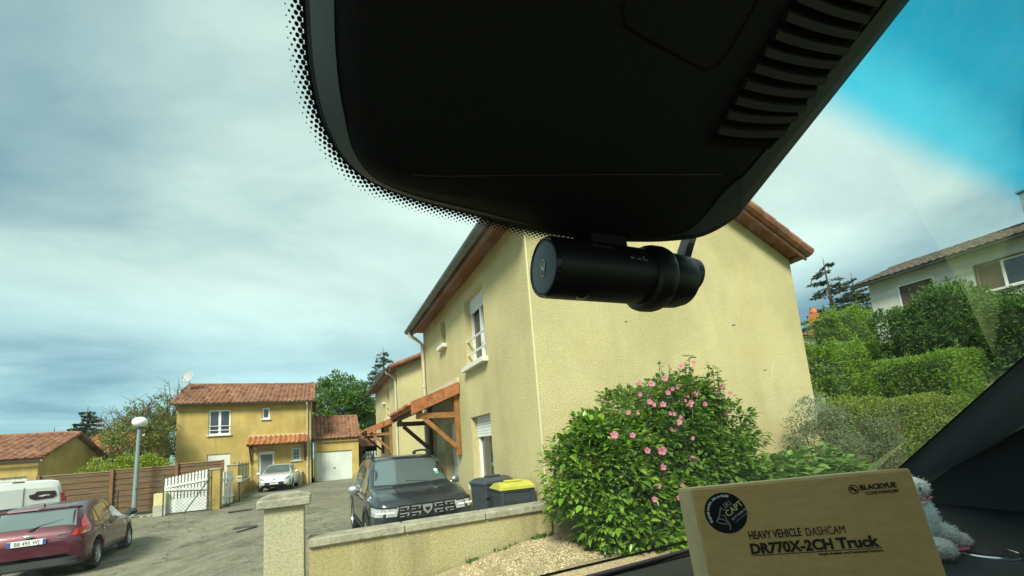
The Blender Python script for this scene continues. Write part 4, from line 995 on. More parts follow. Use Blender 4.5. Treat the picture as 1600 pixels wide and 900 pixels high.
tree('broadleaf_tree', 'green tree filling the gap between the garage roof and the cream row', 'tree', (4.2, 46, 0), 7.6, 2.8, LEAF_M, BARK, k=90, per=110, leaf=.22, trunk_h=.3, trunk_r=.2, spread=.6)
conifer('cedar', 'tall blue-green cedar with drooping branches behind the cream row', (6.9, 50, 0), 14.2, 6.0, LEAF_C, BARK, tiers=26, leaf=.30, flat=.25, trunk_r=.3)
tree('broadleaf_tree', 'low green tree on the skyline just right of the orange roof', 'tree', (-15.0, 46, 0), 4.9, 1.5, LEAF_M, BARK, k=30, per=80, leaf=.2)

# ------------------------------------------------------------------ right-hand gardens, hedges, houses on the hill
t = thing('hill_house', 'white hillside house with brown shuttered windows above the hedges', 'house', (29, 5, 3.5))
X0, ya, yb, ze = 25.3, -4.0, 10.3, 8.36; mb = MB()
wh = [(yb - 9.25, yb - 7.95, 6.2, 7.62), (yb - 6.6, yb - 5.15, 6.45, 7.55), (yb - 2.6, yb - 1.2, 6.45, 7.55)]
wh = [(10.3 - 9.2, 10.3 - 7.95, 6.3, 7.62), (10.3 - 6.62, 10.3 - 5.2, 6.5, 7.58)]
holes = [(1.15, 2.35, 3.0, 4.2), (3.72, 5.12, 2.97, 4.12)]
wall_sheet(mb, (X0, yb, 3.5), (0, -1, 0), (1, 0, 0), yb - ya, ze - 3.5, holes, .16)
wall_sheet(mb, (X0, yb, 3.5), (1, 0, 0), (0, -1, 0), 8, ze - 3.5, [], .16, [(0, ze - 3.5), (8, ze - 3.5), (4, ze - 3.5 + 1.33)])
wall_sheet(mb, (X0 + 8, yb, 3.5), (0, -1, 0), (-1, 0, 0), yb - ya, ze - 3.5, [])
wall_sheet(mb, (X0, ya, 3.5), (1, 0, 0), (0, 1, 0), 8, ze - 3.5, [], .16, [(0, ze - 3.5), (8, ze - 3.5), (4, ze - 3.5 + 1.33)])
mb.build('wall', WALL_W, t)
BF = mat('brown_frame', (.10, .055, .03), .6)
for i, (a, b, c, d) in enumerate(holes):
    fr = window(t, (X0, yb - a, 3.5 + c), (0, -1, 0), (1, 0, 0), b - a, d - c, recess=.1, mull=1, frame=BF if i == 0 else None, fw_=.07)
    m2 = MB()
    if i == 1:
        m2.box((X0 + .04, yb - a - (b - a) * .25, 3.5 + (c + d) / 2), (.03, (b - a) * .46, d - c - .06))
    else: m2.box((X0 + .04, yb - (a + b) / 2, 3.5 + (c + d) / 2), (.03, b - a - .08, d - c - .06))
    m2.build('shutter', mat('brown_shutter', (.085, .06, .04), .7), fr)
    m2 = MB()
    for z in (c, d): m2.box((X0 - .01, yb - (a + b) / 2, 3.5 + z + (.03 if z == d else -.03)), (.04, b - a + .12, .06))
    for y in (a, b): m2.box((X0 - .01, yb - y - (.03 if y == b else -.03), 3.5 + (c + d) / 2), (.04, .06, d - c))
    m2.build('surround', BF if i else MATS['white_pvc'], fr)
sl = math.tan(R(18.5)); s = Vector((math.cos(R(18.5)), 0, math.sin(R(18.5))))
tiles(t, (X0 - .55, yb + .5, ze - .55 * sl + .12), (0, -1, 0), s, yb - ya + 1, 4.55 / math.cos(R(18.5)), T_GR, pitch=.25, course=.4, amp=.04)
tiles(t, (X0 + 8.55, ya - .5, ze - .55 * sl + .12), (0, 1, 0), Vector((-s.x, 0, s.z)), yb - ya + 1, 4.55 / math.cos(R(18.5)), T_GR, pitch=.25, course=.4, amp=.04)
gutter(t, (X0 - .53, ya - .5, ze - .17), (X0 - .53, yb + .5, ze - .17), (-1, 0, 0), MATS['zinc'], r=.09)
b = MB(); b.box((X0 - .25, (ya + yb) / 2, ze - .1), (.56, yb - ya + .96, .05)); b.build('soffit', mat('pale_soffit', (.35, .34, .30), .8), t)
ridge(t, (X0 + 4, ya - .5, ze + 4 * sl + .12), (X0 + 4, yb + .5, ze + 4 * sl + .12), T_GR)
b = MB(); b.box((X0 + 3.4, 5.35, 10.2), (.6, .5, 1.7)); b.box((X0 + 3.4, 5.35, 11.08), (.75, .65, .08)); b.build('chimney', mat('grey_block2', (.30, .30, .27), .9, var=.2), t)

t = thing('far_villa', 'distant white villa with orange roof showing beside the gable of the cream house', 'house', (43, 24, 5))
mb = MB(); mb.box((44, 25, 7.2), (8, 5, 4.8)); mb.build('wall', WALL_W, t)
s = Vector((0, math.cos(R(20)), math.sin(R(20))))
tiles(t, (39.6, 22.0, 9.55), (1, 0, 0), s, 8.8, 3.4, T_OR, pitch=.3, course=.45, amp=.05)
tiles(t, (48.4, 28.0, 9.55), (-1, 0, 0), Vector((0, -s.y, s.z)), 8.8, 3.4, T_OR, pitch=.3, course=.45, amp=.05)
mb = MB(); mb.box((44.6, 22.9, 10.8), (.75, .6, 2.6)); mb.lathe([(.28, 0), (.34, .1), (.26, .5), (.30, .6)], 12, Matrix.Translation((44.6, 22.9, 12.1))); mb.build('chimney', mat('brick_orange', (.50, .17, .06), .8, var=.3, vscale=8), t)

LEAF_T = leafmat('leaf_thuja', [(0.054, 0.115, 0.027), (0.081, 0.169, 0.038), (0.135, 0.243, 0.054), (0.068, 0.135, 0.034)], trans=.25, rough=.7, spec=.12)
LEAF_TB = leafmat('leaf_thuja_bright', [(0.105, 0.210, 0.018), (0.180, 0.315, 0.030), (0.255, 0.405, 0.045), (0.135, 0.255, 0.022)], trans=.3)
LEAF_L = leafmat('leaf_privet', [(.22, .30, .05), (0.149, 0.216, 0.027), (0.243, 0.324, 0.047), (0.351, 0.405, 0.081), (0.162, 0.230, 0.041)])
hedge('clipped_hedge', 'yellow-green clipped hedge with flat top, lowest of the hedges on the right', 11.6, 17.9, 5.6, 6.9, .0, 2.10, LEAF_L, CORE, 22000, .062, rough=.05)
hedge('conifer_hedge', 'square clipped conifer hedge just above the yellow-green one, bright on its right face', 19.2, 23.6, 6.1, 8.3, .3, 3.7, LEAF_TB, CORE, 26000, .10, rough=.07, aspect=.3, wisps=60)
hedge('conifer_hedge', 'very large dark feathery conifer hedge below the white hillside house', 21.9, 24.6, -2.0, 9.0, .8, 6.0, LEAF_T, CORE, 52000, .17, rough=.24, aspect=.28, top_wave=.12, prof=lambda y: np.where(y < 6.6, (y - 6.6) * .42, 0) + .35 * np.exp(-((y - 7.0) / .9) ** 2), wisps=420)
hedge('conifer_hedge', 'dark hedge in the gap beside the gable of the cream house', 27.0, 37.5, 15.9, 17.6, 1.0, 6.6, LEAF_T, CORE, 18000, .14, rough=.1, aspect=.3, top_wave=.08)
hedge('conifer_hedge', 'bright green leaning conifer hedge to the left of the square clipped hedge', 19.2, 25.5, 9.3, 11.2, .4, 4.8, LEAF_TB, CORE, 20000, .14, rough=.25, aspect=.25, top_wave=.16, round_=.25, wisps=240)
hedge('conifer_hedge', 'mid green conifer hedge beside the orange chimney, left of the large dark hedge', 29.0, 37.5, 13.8, 15.4, 1.5, 8.3, LEAF_TB, CORE, 20000, .15, rough=.14, aspect=.3, top_wave=.14, slope=.06, wisps=120)
conifer('cedar', 'wide cedar with level branches left of the white hillside house', (50.5, 24, 6), 13.3, 5.2, LEAF_DC, BARK, tiers=15, leaf=.36, flat=.12, trunk_r=.35, gap=.3)
conifer('cedar', 'second cedar standing close behind the roofline of the white house', (58, 25, 6), 12.8, 4.6, LEAF_C, BARK, tiers=16, leaf=.36, flat=.2, trunk_r=.3, gap=.25)
# grey-green bush and leafy bits beside the gable
LEAF_GG = leafmat('leaf_greygreen', [(0.130, 0.169, 0.091), (0.195, 0.234, 0.130), (0.260, 0.299, 0.169), (0.104, 0.130, 0.065)], .6)
P, O, C = clumps((10.9, 4.9, .75), (1.1, .45, .95), 70, 100, .2, bottom=-.9)
t = thing('grey_shrub', 'grey-green twiggy shrub standing against the yellow-green clipped hedge', 'shrub', (11.3, 4.9, 0))
leaves('foliage', P, .05, LEAF_GG, t, outward=O, aspect=.4); mb = MB()
for k in range(18): a = random.uniform(-1, 1); mb.tube([(11.3 + a * .3, 4.9, 0), (11.3 + a * 1.1, 4.85, 1.9 + random.uniform(-.3, .3))], [.016, .005], 4)
mb.build('stems', BARK, t)
P, O, C = clumps((7.5, 4.1, 1.25), (.95, .4, .85), 90, 110, .17, bottom=-.9)
t = thing('grey_shrub', 'wispy grey-green shrub overlapping the right end of the gable wall', 'shrub', (7.5, 4.1, 0))
leaves('foliage', P, .042, LEAF_GG, t, outward=O, aspect=.4); mb = MB()
for k in range(12):
    a, b_ = random.uniform(-.7, .7), random.uniform(-1, 1); mb.tube([(7.5 + a * .3, 4.1, 0), (7.5 + a * .6, 4.1 + b_ * .2, 1.2), (7.5 + a * .95, 4.1 + b_ * .3, 1.75 + random.uniform(-.3, .3))], [.010, .006, .002], 4)
mb.build('stems', BARK, t)
P, O, C = clumps((10.9, 6.6, 1.6), (1.1, .8, 1.3), 60, 90, .25, bottom=-.9)
t = thing('garden_shrub', 'yellow-green leafy shrub between the gable corner and the clipped hedge', 'shrub', (10.9, 6.6, 0))
leaves('foliage', P, .075, LEAF_L, t, outward=O, aspect=.55); mb = MB()
for k in range(8): a = random.uniform(-1, 1); mb.tube([(10.9 + a * .2, 6.6, 0), (10.9 + a * .9, 6.6, 2.2)], [.03, .01], 5)
mb.build('stems', BARK, t)

# broad-leaved plant near the camera side of the gable
def stalks(mb, base, n, h, spread, r=.012):
    for k in range(n):
        a = random.uniform(0, 6.28); q = random.uniform(.2, 1) * spread; b = Vector(base)
        mb.tube([b + Vector((math.cos(a) * q * .2, math.sin(a) * q * .2, 0)), b + Vector((math.cos(a) * q * .7, math.sin(a) * q * .6, h * .6)), b + Vector((math.cos(a) * q, math.sin(a) * q, h))], [r, r * .7, r * .3], 5)
def bigleaf(cs, size, m, parent, name='foliage'):
    """ovate leaves of 10 faces each, cupped along the midrib"""
    V = []; F = []
    out = [(0, 0), (.12, .17), (.35, .27), (.6, .24), (.82, .12), (1, 0)]
    for c, d, s in cs:
        c = Vector(c); d = Vector(d).normalized(); sd = d.cross(Vector((random.uniform(-.4, .4), random.uniform(-.4, .4), 1))).normalized(); n = sd.cross(d); s = s * size; b = len(V)
        for i, (a, w_) in enumerate(out):
            p = c + d * a * s - Z3 * (a * a * s * .22); V += [p + sd * w_ * s + n * w_ * s * .28, p, p - sd * w_ * s + n * w_ * s * .28]
        for i in range(5): q = b + i * 3; F += [(q, q + 1, q + 4, q + 3), (q + 1, q + 2, q + 5, q + 4)]
    return mk(name, V, F, m, parent, smooth=True)
LEAF_B = leafmat('leaf_hydrangea', [(0.075, 0.188, 0.031), (0.125, 0.263, 0.050), (0.188, 0.338, 0.075), (0.275, 0.375, 0.100), (0.062, 0.138, 0.025)], .35, .3, .5)
t = thing('broadleaf_plant', 'low plant with large glossy leaves between the flowering shrub and the box', 'plant', (5.95, 3.7, .3))
cs = []
for k in range(1500):
    a, q = random.uniform(0, 6.28), math.sqrt(random.uniform(0, 1)); x, y = 5.95 + math.cos(a) * q * 1.45, 3.7 + math.sin(a) * q * .7
    z = .55 + (1.05 + .12 * math.sin(x * 3)) * (1 - q * q * .6) * random.uniform(.35, 1) * .82
    cs.append(((x, y, z), (math.cos(a) * q + random.uniform(-.6, .6), math.sin(a) * q + random.uniform(-.9, .4), random.uniform(-.1, .7)), random.uniform(.7, 1.3)))
bigleaf(cs, .15, LEAF_B, t); mb = MB(); stalks(mb, (5.95, 3.7, .3), 40, .8, 1.2); mb.build('stems', mat('green_stem', (.12, .16, .05), .7), t)

# dense glossy shrub on the left, hibiscus with pink flowers behind and to the right of it
LEAF_H = leafmat('leaf_hibiscus', [(0.069, 0.163, 0.019), (0.125, 0.250, 0.025), (0.200, 0.338, 0.044), (0.088, 0.188, 0.025)], .38, .35, .5)
LEAF_P = leafmat('leaf_laurel', [(0.072, 0.168, 0.014), (0.132, 0.264, 0.024), (0.204, 0.360, 0.036), (0.264, 0.408, 0.054), (0.060, 0.132, 0.014)], .3, .3, .6)
rng = np.random.default_rng(21); random.seed(21)
t = thing('laurel_shrub', 'dense rounded glossy green shrub leaning against the low wall', 'shrub', (3.05, 4.0, .4))
def shrub_pts(c, r, k, per, spread):
    P, O, C = clumps(c, r, k, per, spread, bottom=-1, shell=1.0)
    return P, O
P1, O1 = shrub_pts((3.0, 3.95, 1.25), (.72, .55, .78), 150, 60, .13)
P2, O2 = shrub_pts((3.35, 3.9, .85), (.85, .6, .55), 110, 60, .13)
P3, O3 = shrub_pts((3.05, 3.95, 1.45), (.55, .45, .48), 80, 60, .13)
P = np.concatenate([P1, P2, P3]); O = np.concatenate([O1, O2, O3]); ok = P[:, 2] > .38; P = P[ok]; O = O[ok]
rosettes = [((p[0], p[1], p[2]), (o[0] * .8 + random.uniform(-.7, .7), o[1] * .8 + random.uniform(-.7, .7), o[2] * .5 + random.uniform(-.3, .8)), random.uniform(.4, 1.35)) for p, o in zip(P, O)]
bigleaf(rosettes, .085, LEAF_P, t)
mb = MB(); stalks(mb, (3.15, 3.95, .35), 60, .95, .62, .012); mb.build('stems', BARK, t)
t = thing('hibiscus', 'tall flowering shrub with pink blossoms in front of the blank gable', 'shrub', (4.15, 3.9, .4))
P1, O1 = shrub_pts((4.1, 3.95, 1.3), (.95, .6, .85), 200, 62, .14); P2, O2 = shrub_pts((4.7, 3.85, 1.0), (.75, .6, .7), 110, 60, .14); P3, O3 = shrub_pts((3.75, 4.05, 1.9), (.8, .4, .42), 95, 50, .13)
P4, O4 = shrub_pts((4.3, 3.95, 1.98), (.72, .42, .45), 85, 52, .12); P5, O5 = shrub_pts((4.95, 3.9, 1.6), (.48, .4, .55), 65, 50, .12)
P = [P1, P2, P3, P4, P5]; O = [O1, O2, O3, O4, O5]; mb = MB()
tips = []
for k in range(84):                      # upright shoots that stand above the mass, leafy all along
    a = random.uniform(0, 6.28); q = math.sqrt(random.uniform(0, 1)); x = 4.3 + math.cos(a) * q * 1.15; y = 3.95 + math.sin(a) * q * .45
    H = 1.95 + .62 * math.exp(-((x - 4.35) / .62) ** 2) + .1 * math.sin(x * 9) - .42 * max(0, x - 4.9) + random.uniform(-.15, .14)
    p0 = Vector((4.2 + (x - 4.2) * .35, 3.95, .5)); p1 = Vector((x - .03, y, H * .62)); p2 = Vector((x + random.uniform(-.1, .1), y + random.uniform(-.06, .06), H))
    mb.tube([p0, p1, p2], [.014, .008, .003], 5); tips.append(p2)
    n = 62; tt = rng.uniform(0, 1, n)[:, None]; q_ = np.array(p1) * (1 - tt) + np.array(p2) * tt + rng.normal(size=(n, 3)) * .022 * (1.3 - tt * .6)
    o_ = rng.normal(size=(n, 3)) * np.array([1, 1, .2]); o_[:, 2] += .25; P.append(q_); O.append(o_)
mb.build('stems', mat('woody_stem', (.14, .12, .06), .8), t)
P = np.concatenate(P); O = np.concatenate(O); ok = P[:, 2] > .4; P = P[ok]; O = O[ok]
bigleaf([((p[0], p[1], p[2]), (o[0] + random.uniform(-.5, .5), o[1] + random.uniform(-.5, .5), o[2] * .6 + random.uniform(-.3, .5)), random.uniform(.35, 1.35)) for p, o in zip(P, O)], .074, LEAF_H, t)
PINK = leafmat('petal_pink', [(.52, .07, .18), (.66, .16, .30), (.74, .30, .42), (.48, .05, .12), (.60, .36, .40)], .6, .35, .2); PINKB = mat('flower_heart', (.35, .01, .05), .7)
def flower(c, d, s):
    d = Vector(d).normalized(); a = d.orthogonal().normalized(); b = d.cross(a); V = []; F = []
    for k in range(5):
        t0 = 2 * math.pi * k / 5 + random.uniform(-.1, .1); u = a * math.cos(t0) + b * math.sin(t0); v = -a * math.sin(t0) + b * math.cos(t0); n = len(V); up = random.uniform(.25, .6)
        for r_, w_, z in ((.08, .05, 0), (.45, .33, .25), (.8, .42, .4), (1.0, .22, .42)):
            V += [c + (u * r_ - v * w_ + d * (z * up)) * s, c + (u * r_ + v * w_ + d * (z * up + .08)) * s]
        F += [(n, n + 1, n + 3, n + 2), (n + 2, n + 3, n + 5, n + 4), (n + 4, n + 5, n + 7, n + 6)]
    n = len(V)
    f = mk('flower', V, F, PINK, t); q = MB(); q.tube([c, c + d * s * .6], [s * .1, s * .05], 6); q.build('stamen', PINKB if random.random() < .5 else mat('stamen_cream', (.75, .65, .45), .7), f)
fl = [(951, 600), (983, 604), (993, 603), (953, 621), (975, 640), (917, 664), (966, 675), (1011, 601), (1058, 580), (1080, 574), (1010, 640), (1029, 659), (1052, 684), (1029, 683), (1036, 616), (1049, 713), (1102, 712), (1105, 676), (1078, 626), (1088, 656), (1148, 618), (1160, 632), (1124, 629), (1040, 738), (1032, 754), (960, 622), (1150, 622), (1079, 740)]
# blossoms: (x, z, distance in front of the mass, size)
for i, (x, z, s) in enumerate([(3.52, 2.36, .045), (3.71, 2.35, .075), (3.5, 2.22, .04), (3.64, 2.12, .045), (3.28, 2.0, .038), (3.02, 1.74, .062), (3.3, 1.72, .055), (3.95, 2.42, .05), (4.28, 2.58, .065), (4.52, 2.64, .06), (3.86, 2.08, .06), (3.96, 1.96, .05), (4.1, 1.84, .045), (4.06, 2.28, .045), (4.46, 2.2, .05), (4.62, 2.06, .05), (5.0, 2.3, .05), (5.16, 2.2, .055), (4.86, 2.22, .04), (3.5, 1.52, .05), (3.74, 1.5, .07), (3.72, 1.3, .065), (4.25, 1.34, .075), (3.6, 1.08, .058), (3.52, .93, .06), (4.0, 1.05, .05), (4.3, 1.62, .04), (3.92, .9, .045)]):
    y = 3.36 if z < 1.9 else 3.55
    d = Vector((-.5 + random.uniform(-.4, .4), -.9, random.uniform(-.1, .5)))
    p = Vector((x * (y / 3.95) + .12, y, 1.75 + (z - 1.75) * y / 3.95))
    flower(p, d, s * random.uniform(.5, .75))
for k in range(16):
    x = random.uniform(3.3, 5.2); z = random.uniform(1.7, 2.45) - .3 * abs(x - 4.3); y = 3.52; flower(Vector((x * (y / 3.95) + .12, y, 1.75 + (z - 1.75) * y / 3.95)), Vector((random.uniform(-.7, .3), -.8, random.uniform(-.1, .6))), random.uniform(.02, .036))
mb = MB()
for p2 in tips[::2]:
    for q in range(2): mb.ell(p2 + Vector((random.uniform(-.03, .03), -.01, random.uniform(-.12, .01))), (.009, .009, .014), 6)
mb.build('buds', mat('bud_pink', (.42, .16, .16), .7), t)

# ------------------------------------------------------------------ low wall, pillar, bins
t = thing('low_wall', 'low cream garden wall with concrete coping running to the shrub', 'wall', (1.2, 4.75, 0))
mb = MB(); mb.box((1.24, 4.74, .43), (2.72, .18, .90)); mb.build('wall_body', WALL_G, t)
mb = MB()
for a, b in ((-.12, .8), (.806, 1.72), (1.726, 2.60)): mb.box(((a + b) / 2, 4.74, .925), (b - a, .27, .085), bev=.012)
mb.build('coping', mat('coping_concrete', (.40, .38, .29), .95, col2=(.22, .21, .155), vscale=9, bump=.6, bscale=35), t)
t = thing('wall_pillar', 'square cream gate pillar with concrete cap at the left end of the low wall', 'pillar', (-.33, 4.75, 0))
mb = MB(); mb.box((-.322, 4.76, .65), (.335, .32, 1.3), bev=.006); mb.build('shaft', stucco('stucco_pillar', (.60, .57, .38), (.54, .50, .32), .1), t)
mb = MB(); mb.box((-.322, 4.76, 1.345), (.45, .44, .085), bev=.012); mb.prism([(-.545, 1.388), (-.10, 1.388), (-.2, 1.42), (-.45, 1.42)], (0, .4, 0), o=(0, 4.56, 0)); mb.build('cap', MATS['coping_concrete'], t)

def bin_(x, y, z0, w_, d_, h, lidm, label, rz=0, open_=0):
    t = thing('wheelie_bin', label, 'bin', (x, y, z0), rz); BM = MATS['bin_grey']
    mb = MB(); a, b = w_ / 2, d_ / 2; hb = h - .09
    vs = [(sx * a * s_, sy * b * s_, z) for s_, z in ((.78, .05), (.97, hb)) for sx, sy in ((-1, -1), (1, -1), (1, 1), (-1, 1))]
    mb.add(vs, [(0, 3, 2, 1), (0, 1, 5, 4), (1, 2, 6, 5), (2, 3, 7, 6), (3, 0, 4, 7)]); mb.build('bin_body', BM, t)
    mb = MB(); mb.box((0, 0, hb), (w_ * 1.03, d_ * 1.03, .05), bev=.015)
    for sx in (-1, 1): mb.box((sx * a * .93, -b * .98, hb - .1), (.05, .03, .16), bev=.008)
    mb.build('rim', BM, t)
    mb = MB()
    n = 8
    for i in range(n):
        u0, u1 = i / n, (i + 1) / n; z0_, z1_ = [hb + .03 + .07 * math.sin(math.pi * min(1, u * .9 + .1)) for u in (u0, u1)]
        y0_, y1_ = -b * 1.1 + 2.15 * b * u0, -b * 1.1 + 2.15 * b * u1
        mb.add([(-a * 1.08, y0_, hb + .015), (a * 1.08, y0_, hb + .015), (a * 1.08, y1_, hb + .015), (-a * 1.08, y1_, hb + .015), (-a * .98, y0_, z0_), (a * .98, y0_, z0_), (a * .98, y1_, z1_), (-a * .98, y1_, z1_)], [(0, 3, 2, 1), (4, 5, 6, 7), (0, 4, 7, 3), (1, 2, 6, 5)] + ([(0, 1, 5, 4)] if i == 0 else []) + ([(2, 3, 7, 6)] if i == n - 1 else []))
    mb.box((0, -b * .2, hb + .11), (w_ * .5, d_ * .22, .02), bev=.006)
    mb.build('lid', lidm, t)
    mb = MB(); mb.tube([(-a * .8, b * 1.15, hb - .02), (a * .8, b * 1.15, hb - .02)], .017, 8)
    for sx in (-1, 1): mb.tube([(sx * a * .6, b * .9, hb - .05), (sx * a * .6, b * 1.15, hb - .02)], .017, 6)
    mb.build('handle', BM, t)
    for sx in (-1, 1):
        mb = MB(); mb.tube([(sx * a * .85 - .03, b * .8, .1), (sx * a * .85 + .03, b * .8, .1)], .1, 16); mb.build('wheel', MATS['rubber'], t)
    mb = MB(); mb.box((-a * .35, -b * .935 - .003, hb * .66), (.04, .006, .07)); mb.build('sticker', mat('sticker_grey', (.35, .36, .35), .6), t)
    return t
mat('bin_grey', (.035, .042, .05), .5, var=.15, vscale=8)
bin_(2.33, 5.18, .14, .45, .5, 1.08, mat('bin_yellow', (.48, .45, .07), .45, var=.12, vscale=5), 'dark wheelie bin with yellow lid by the house corner', R(-6))
bin_(2.30, 5.86, .14, .45, .5, 1.12, mat('bin_lid_grey', (.05, .06, .07), .45), 'dark wheelie bin with grey lid behind the yellow one', R(8))

P = []
for (a, b, n_) in (((1.5, 4.6, .45), (2.6, 4.6, .58), 16), ((-3.6, 21.0, 0), (-3.45, 26, 0), 22), ((-8.6, 20.6, 0), (-5.9, 20.6, 0), 34), ((-.6, 31.6, 0), (-.3, 32.8, 0), 8), ((1.75, 5.2, 0), (1.77, 12, 0), 18)):
    for k in range(n_):
        f = random.random(); c = np.array(a) * (1 - f) + np.array(b) * f; P.append(c + np.abs(rng.normal(size=(random.randint(8, 24), 3))) * np.array([.03, .03, .025]) * rng.choice([-1, 1], 3) * np.array([1, 1, 0]) + np.array([0, 0, .005]))
P = np.concatenate(P); o = leaves('weeds', P, .06, LEAF_M, None, outward=np.tile(np.array([0, 0, 1.2]), (len(P), 1)), aspect=.3, droop=0); info(o, kind='stuff')

# ------------------------------------------------------------------ vehicles
C_ = {}
def plate(root, car, txt, x, y, z, wd, ht, face, tilt=0, mark=True):
    """number plate on the front (face=1) or the tail (face=-1)"""
    mb = MB(); mb.box((x, y, z), (wd, .012, ht), bev=.003); p = mb.build('number_plate', MATS['plate_white'], root)
    u = Vector((-face, 0, 0)); yy = y + face * .0075
    for sx in (-1, 1):
        b = MB(); b.box((x + sx * (wd / 2 - .022), yy, z), (.04, .004, ht * .92)); b.build('plate_band', MATS['plate_blue'], p)
    text('plate_text', txt, ht * .92, MATS['ink_black'], Vector((x, y + face * .008, z)) - Z3 * ht * .32, u, Z3, p, sx=.78, bold=.0, align='CENTER')
    return p

# dark SUV facing the camera
rows = [(-2.14, .62, .86, .98, .62, .52), (-2.08, .46, .92, 1.12, .80, .62), (-1.95, .36, .96, 1.46, .86, .64), (-1.7, .32, .98, 1.585, .895, .645), (-1.2, .30, .99, 1.64, .91, .655), (-.4, .29, .975, 1.655, .91, .66), (.1, .29, .965, 1.64, .91, .655), (.38, .29, .96, 1.58, .91, .65), (.7, .29, .955, 1.36, .91, .66), (1.0, .29, .955, 1.12, .908, .74), (1.1, .29, .955, 1.075, .905, .78), (1.4, .30, .945, 1.055, .90, .78), (1.75, .32, .92, 1.02, .88, .76), (1.95, .34, .88, .975, .85, .74), (2.08, .38, .84, .93, .83, .72), (2.15, .46, .80, .86, .75, .66), (2.17, .52, .76, .80, .68, .6)]
car = Car(rows, (-1.33, 1.33), .40, 110); t = thing('suv', 'dark grey SUV with roof rails parked facing us by the cream house', 'car', (1.58, 9.30, 0), math.pi + R(1))
SUV = paint('suv_paint', (.032, .042, .050), .45); car.body(t, SUV, MATS['black_plastic'])
DG = MATS['car_glass']
car.top(t, 'windshield', .985, .42, .70, .60, DG, bow=.05)
car.top(t, 'rear_window', -2.05, -1.9, .5, .5, DG)
for sg in (-1, 1):
    car.side(t, 'side_window', sg, ([(-.02, 1.0), (.80, 1.0)], [(-.02, 1.44), (.40, 1.44)]), DG)
    car.side(t, 'side_window', sg, ([(-1.0, 1.02), (-.10, 1.0)], [(-1.0, 1.45), (-.10, 1.45)]), DG)
    car.side(t, 'side_window', sg, ([(-1.75, 1.08), (-1.1, 1.03)], [(-1.6, 1.42), (-1.1, 1.44)]), DG)
    for y in (-.06, -1.05): car.side(t, 'door_seam', sg, ([(y - .004, .42), (y + .004, .42)], [(y - .004, 1.45), (y + .004, 1.45)]), MATS['black_plastic'], off=.003)
    for y in (-.25, -1.12):
        mb = MB(); x = car.side_x(y, .9); mb.beam((sg * (x + .028), y - .09, .9), (sg * (x + .028), y + .09, .9), .022, .03); mb.build('door_handle', SUV, t)
    for wy in (-1.33, 1.33):             # plastic arch trims
        vs = []; fs = []; n = 18
        for k in range(n + 1):
            a = math.pi * k / n
            for r_ in (.395, .47): y_ = wy + r_ * math.cos(a); z_ = .36 + r_ * math.sin(a); vs.append((sg * (car.row(wy)[3] * 1.005 + .012), y_, max(z_, .3)))
        fs = [(2 * k, 2 * k + 1, 2 * k + 3, 2 * k + 2) for k in range(n)]
        mk('arch_trim', vs, fs, MATS['grey_plastic'], t)
    car.side(t, 'sill_trim', sg, ([(-.93, .31), (.93, .31)], [(-.93, .44), (.93, .44)]), MATS['grey_plastic'], off=.012)
    wheel(t, sg * .80, -1.33, .345, .22, 5, MATS['alloy'], sg); wheel(t, sg * .80, 1.33, .345, .22, 5, MATS['alloy'], sg)
    mirror(t, sg * .90, .62, 1.07, sg, MATS['alloy'])
    mb = MB(); mb.tube([(sg * .60, .15, 1.64), (sg * .605, .05, 1.715), (sg * .61, -.6, 1.735), (sg * .6, -1.35, 1.715), (sg * .595, -1.5, 1.63)], [.02, .024, .024, .024, .02], 8); mb.box((sg * .60, .08, 1.67), (.05, .24, .08), bev=.015); mb.box((sg * .6, -1.4, 1.67), (.05, .2, .08), bev=.015); mb.build('roof_rail', MATS['grey_plastic'], t, auto=50)
    hl = car.end(t, 'headlight', sg, [(.50, .69), (.86, .71)], [(.46, .83), (.85, .85)], MATS['lens_clear'], off=.022, depth=.04)
    car.end(t, 'running_light', sg, [(.52, .745), (.80, .75)], [(.52, .775), (.80, .78)], mat('lens_white', (.8, .82, .82), .2), off=.03).parent = hl
    car.end(t, 'headlight_border', sg, [(.49, .825), (.85, .845)], [(.48, .845), (.855, .865)], MATS['black_plastic'], off=.03).parent = hl
    car.end(t, 'fog_lamp', sg, [(.60, .44), (.74, .44)], [(.60, .52), (.74, .53)], MATS['lens_dark'], off=.02)
    car.top(t, 'bonnet_crease', 1.15, 1.95, .006, .006, MATS['black_plastic'], off=.003).location = (sg * .38, 0, 0)
g = car.end(t, 'grille', 1, [(-.5, .64), (.5, .64)], [(-.47, .86), (.47, .86)], MATS['black_plastic'], off=.02, nu=16, depth=.03)
for sg in (-1, 1):
    for i, x in enumerate((.19, .38)):
        for z in (.70, .80):
            mb = MB(); yf = 2.165 + .045 - (.008 if i else 0)
            mb.beam((sg * (x - .075), yf, z + .026), (sg * (x + .075), yf, z + .026), .02, .015); mb.beam((sg * (x + .01), yf, z - .018), (sg * (x + .075), yf, z - .018), .02, .012); mb.beam((sg * (x - .07), yf, z + .02), (sg * (x - .045), yf, z - .022), .012, .02)
            mb.build('chrome_bar', mat('bright_trim', (.46, .48, .49), .3, metal=.5), g)
mb = MB(); yf = 2.2; mb.prism([(-.085, .83), (.085, .83), (.07, .735), (0, .67), (-.07, .735)], (0, .014, 0), o=(0, yf, 0)); em = mb.build('emblem', MATS['bright_trim'], g)
mb = MB(); mb.prism([(-.045, .788), (.045, .788), (.034, .745), (0, .718), (-.034, .745)], (0, .006, 0), o=(0, yf + .013, 0)); mb.build('emblem_inset', MATS['lens_dark'], em)
car.end(t, 'lower_grille', 1, [(-.5, .46), (.5, .46)], [(-.5, .58), (.5, .58)], MATS['black_plastic'], off=.016, nu=14)
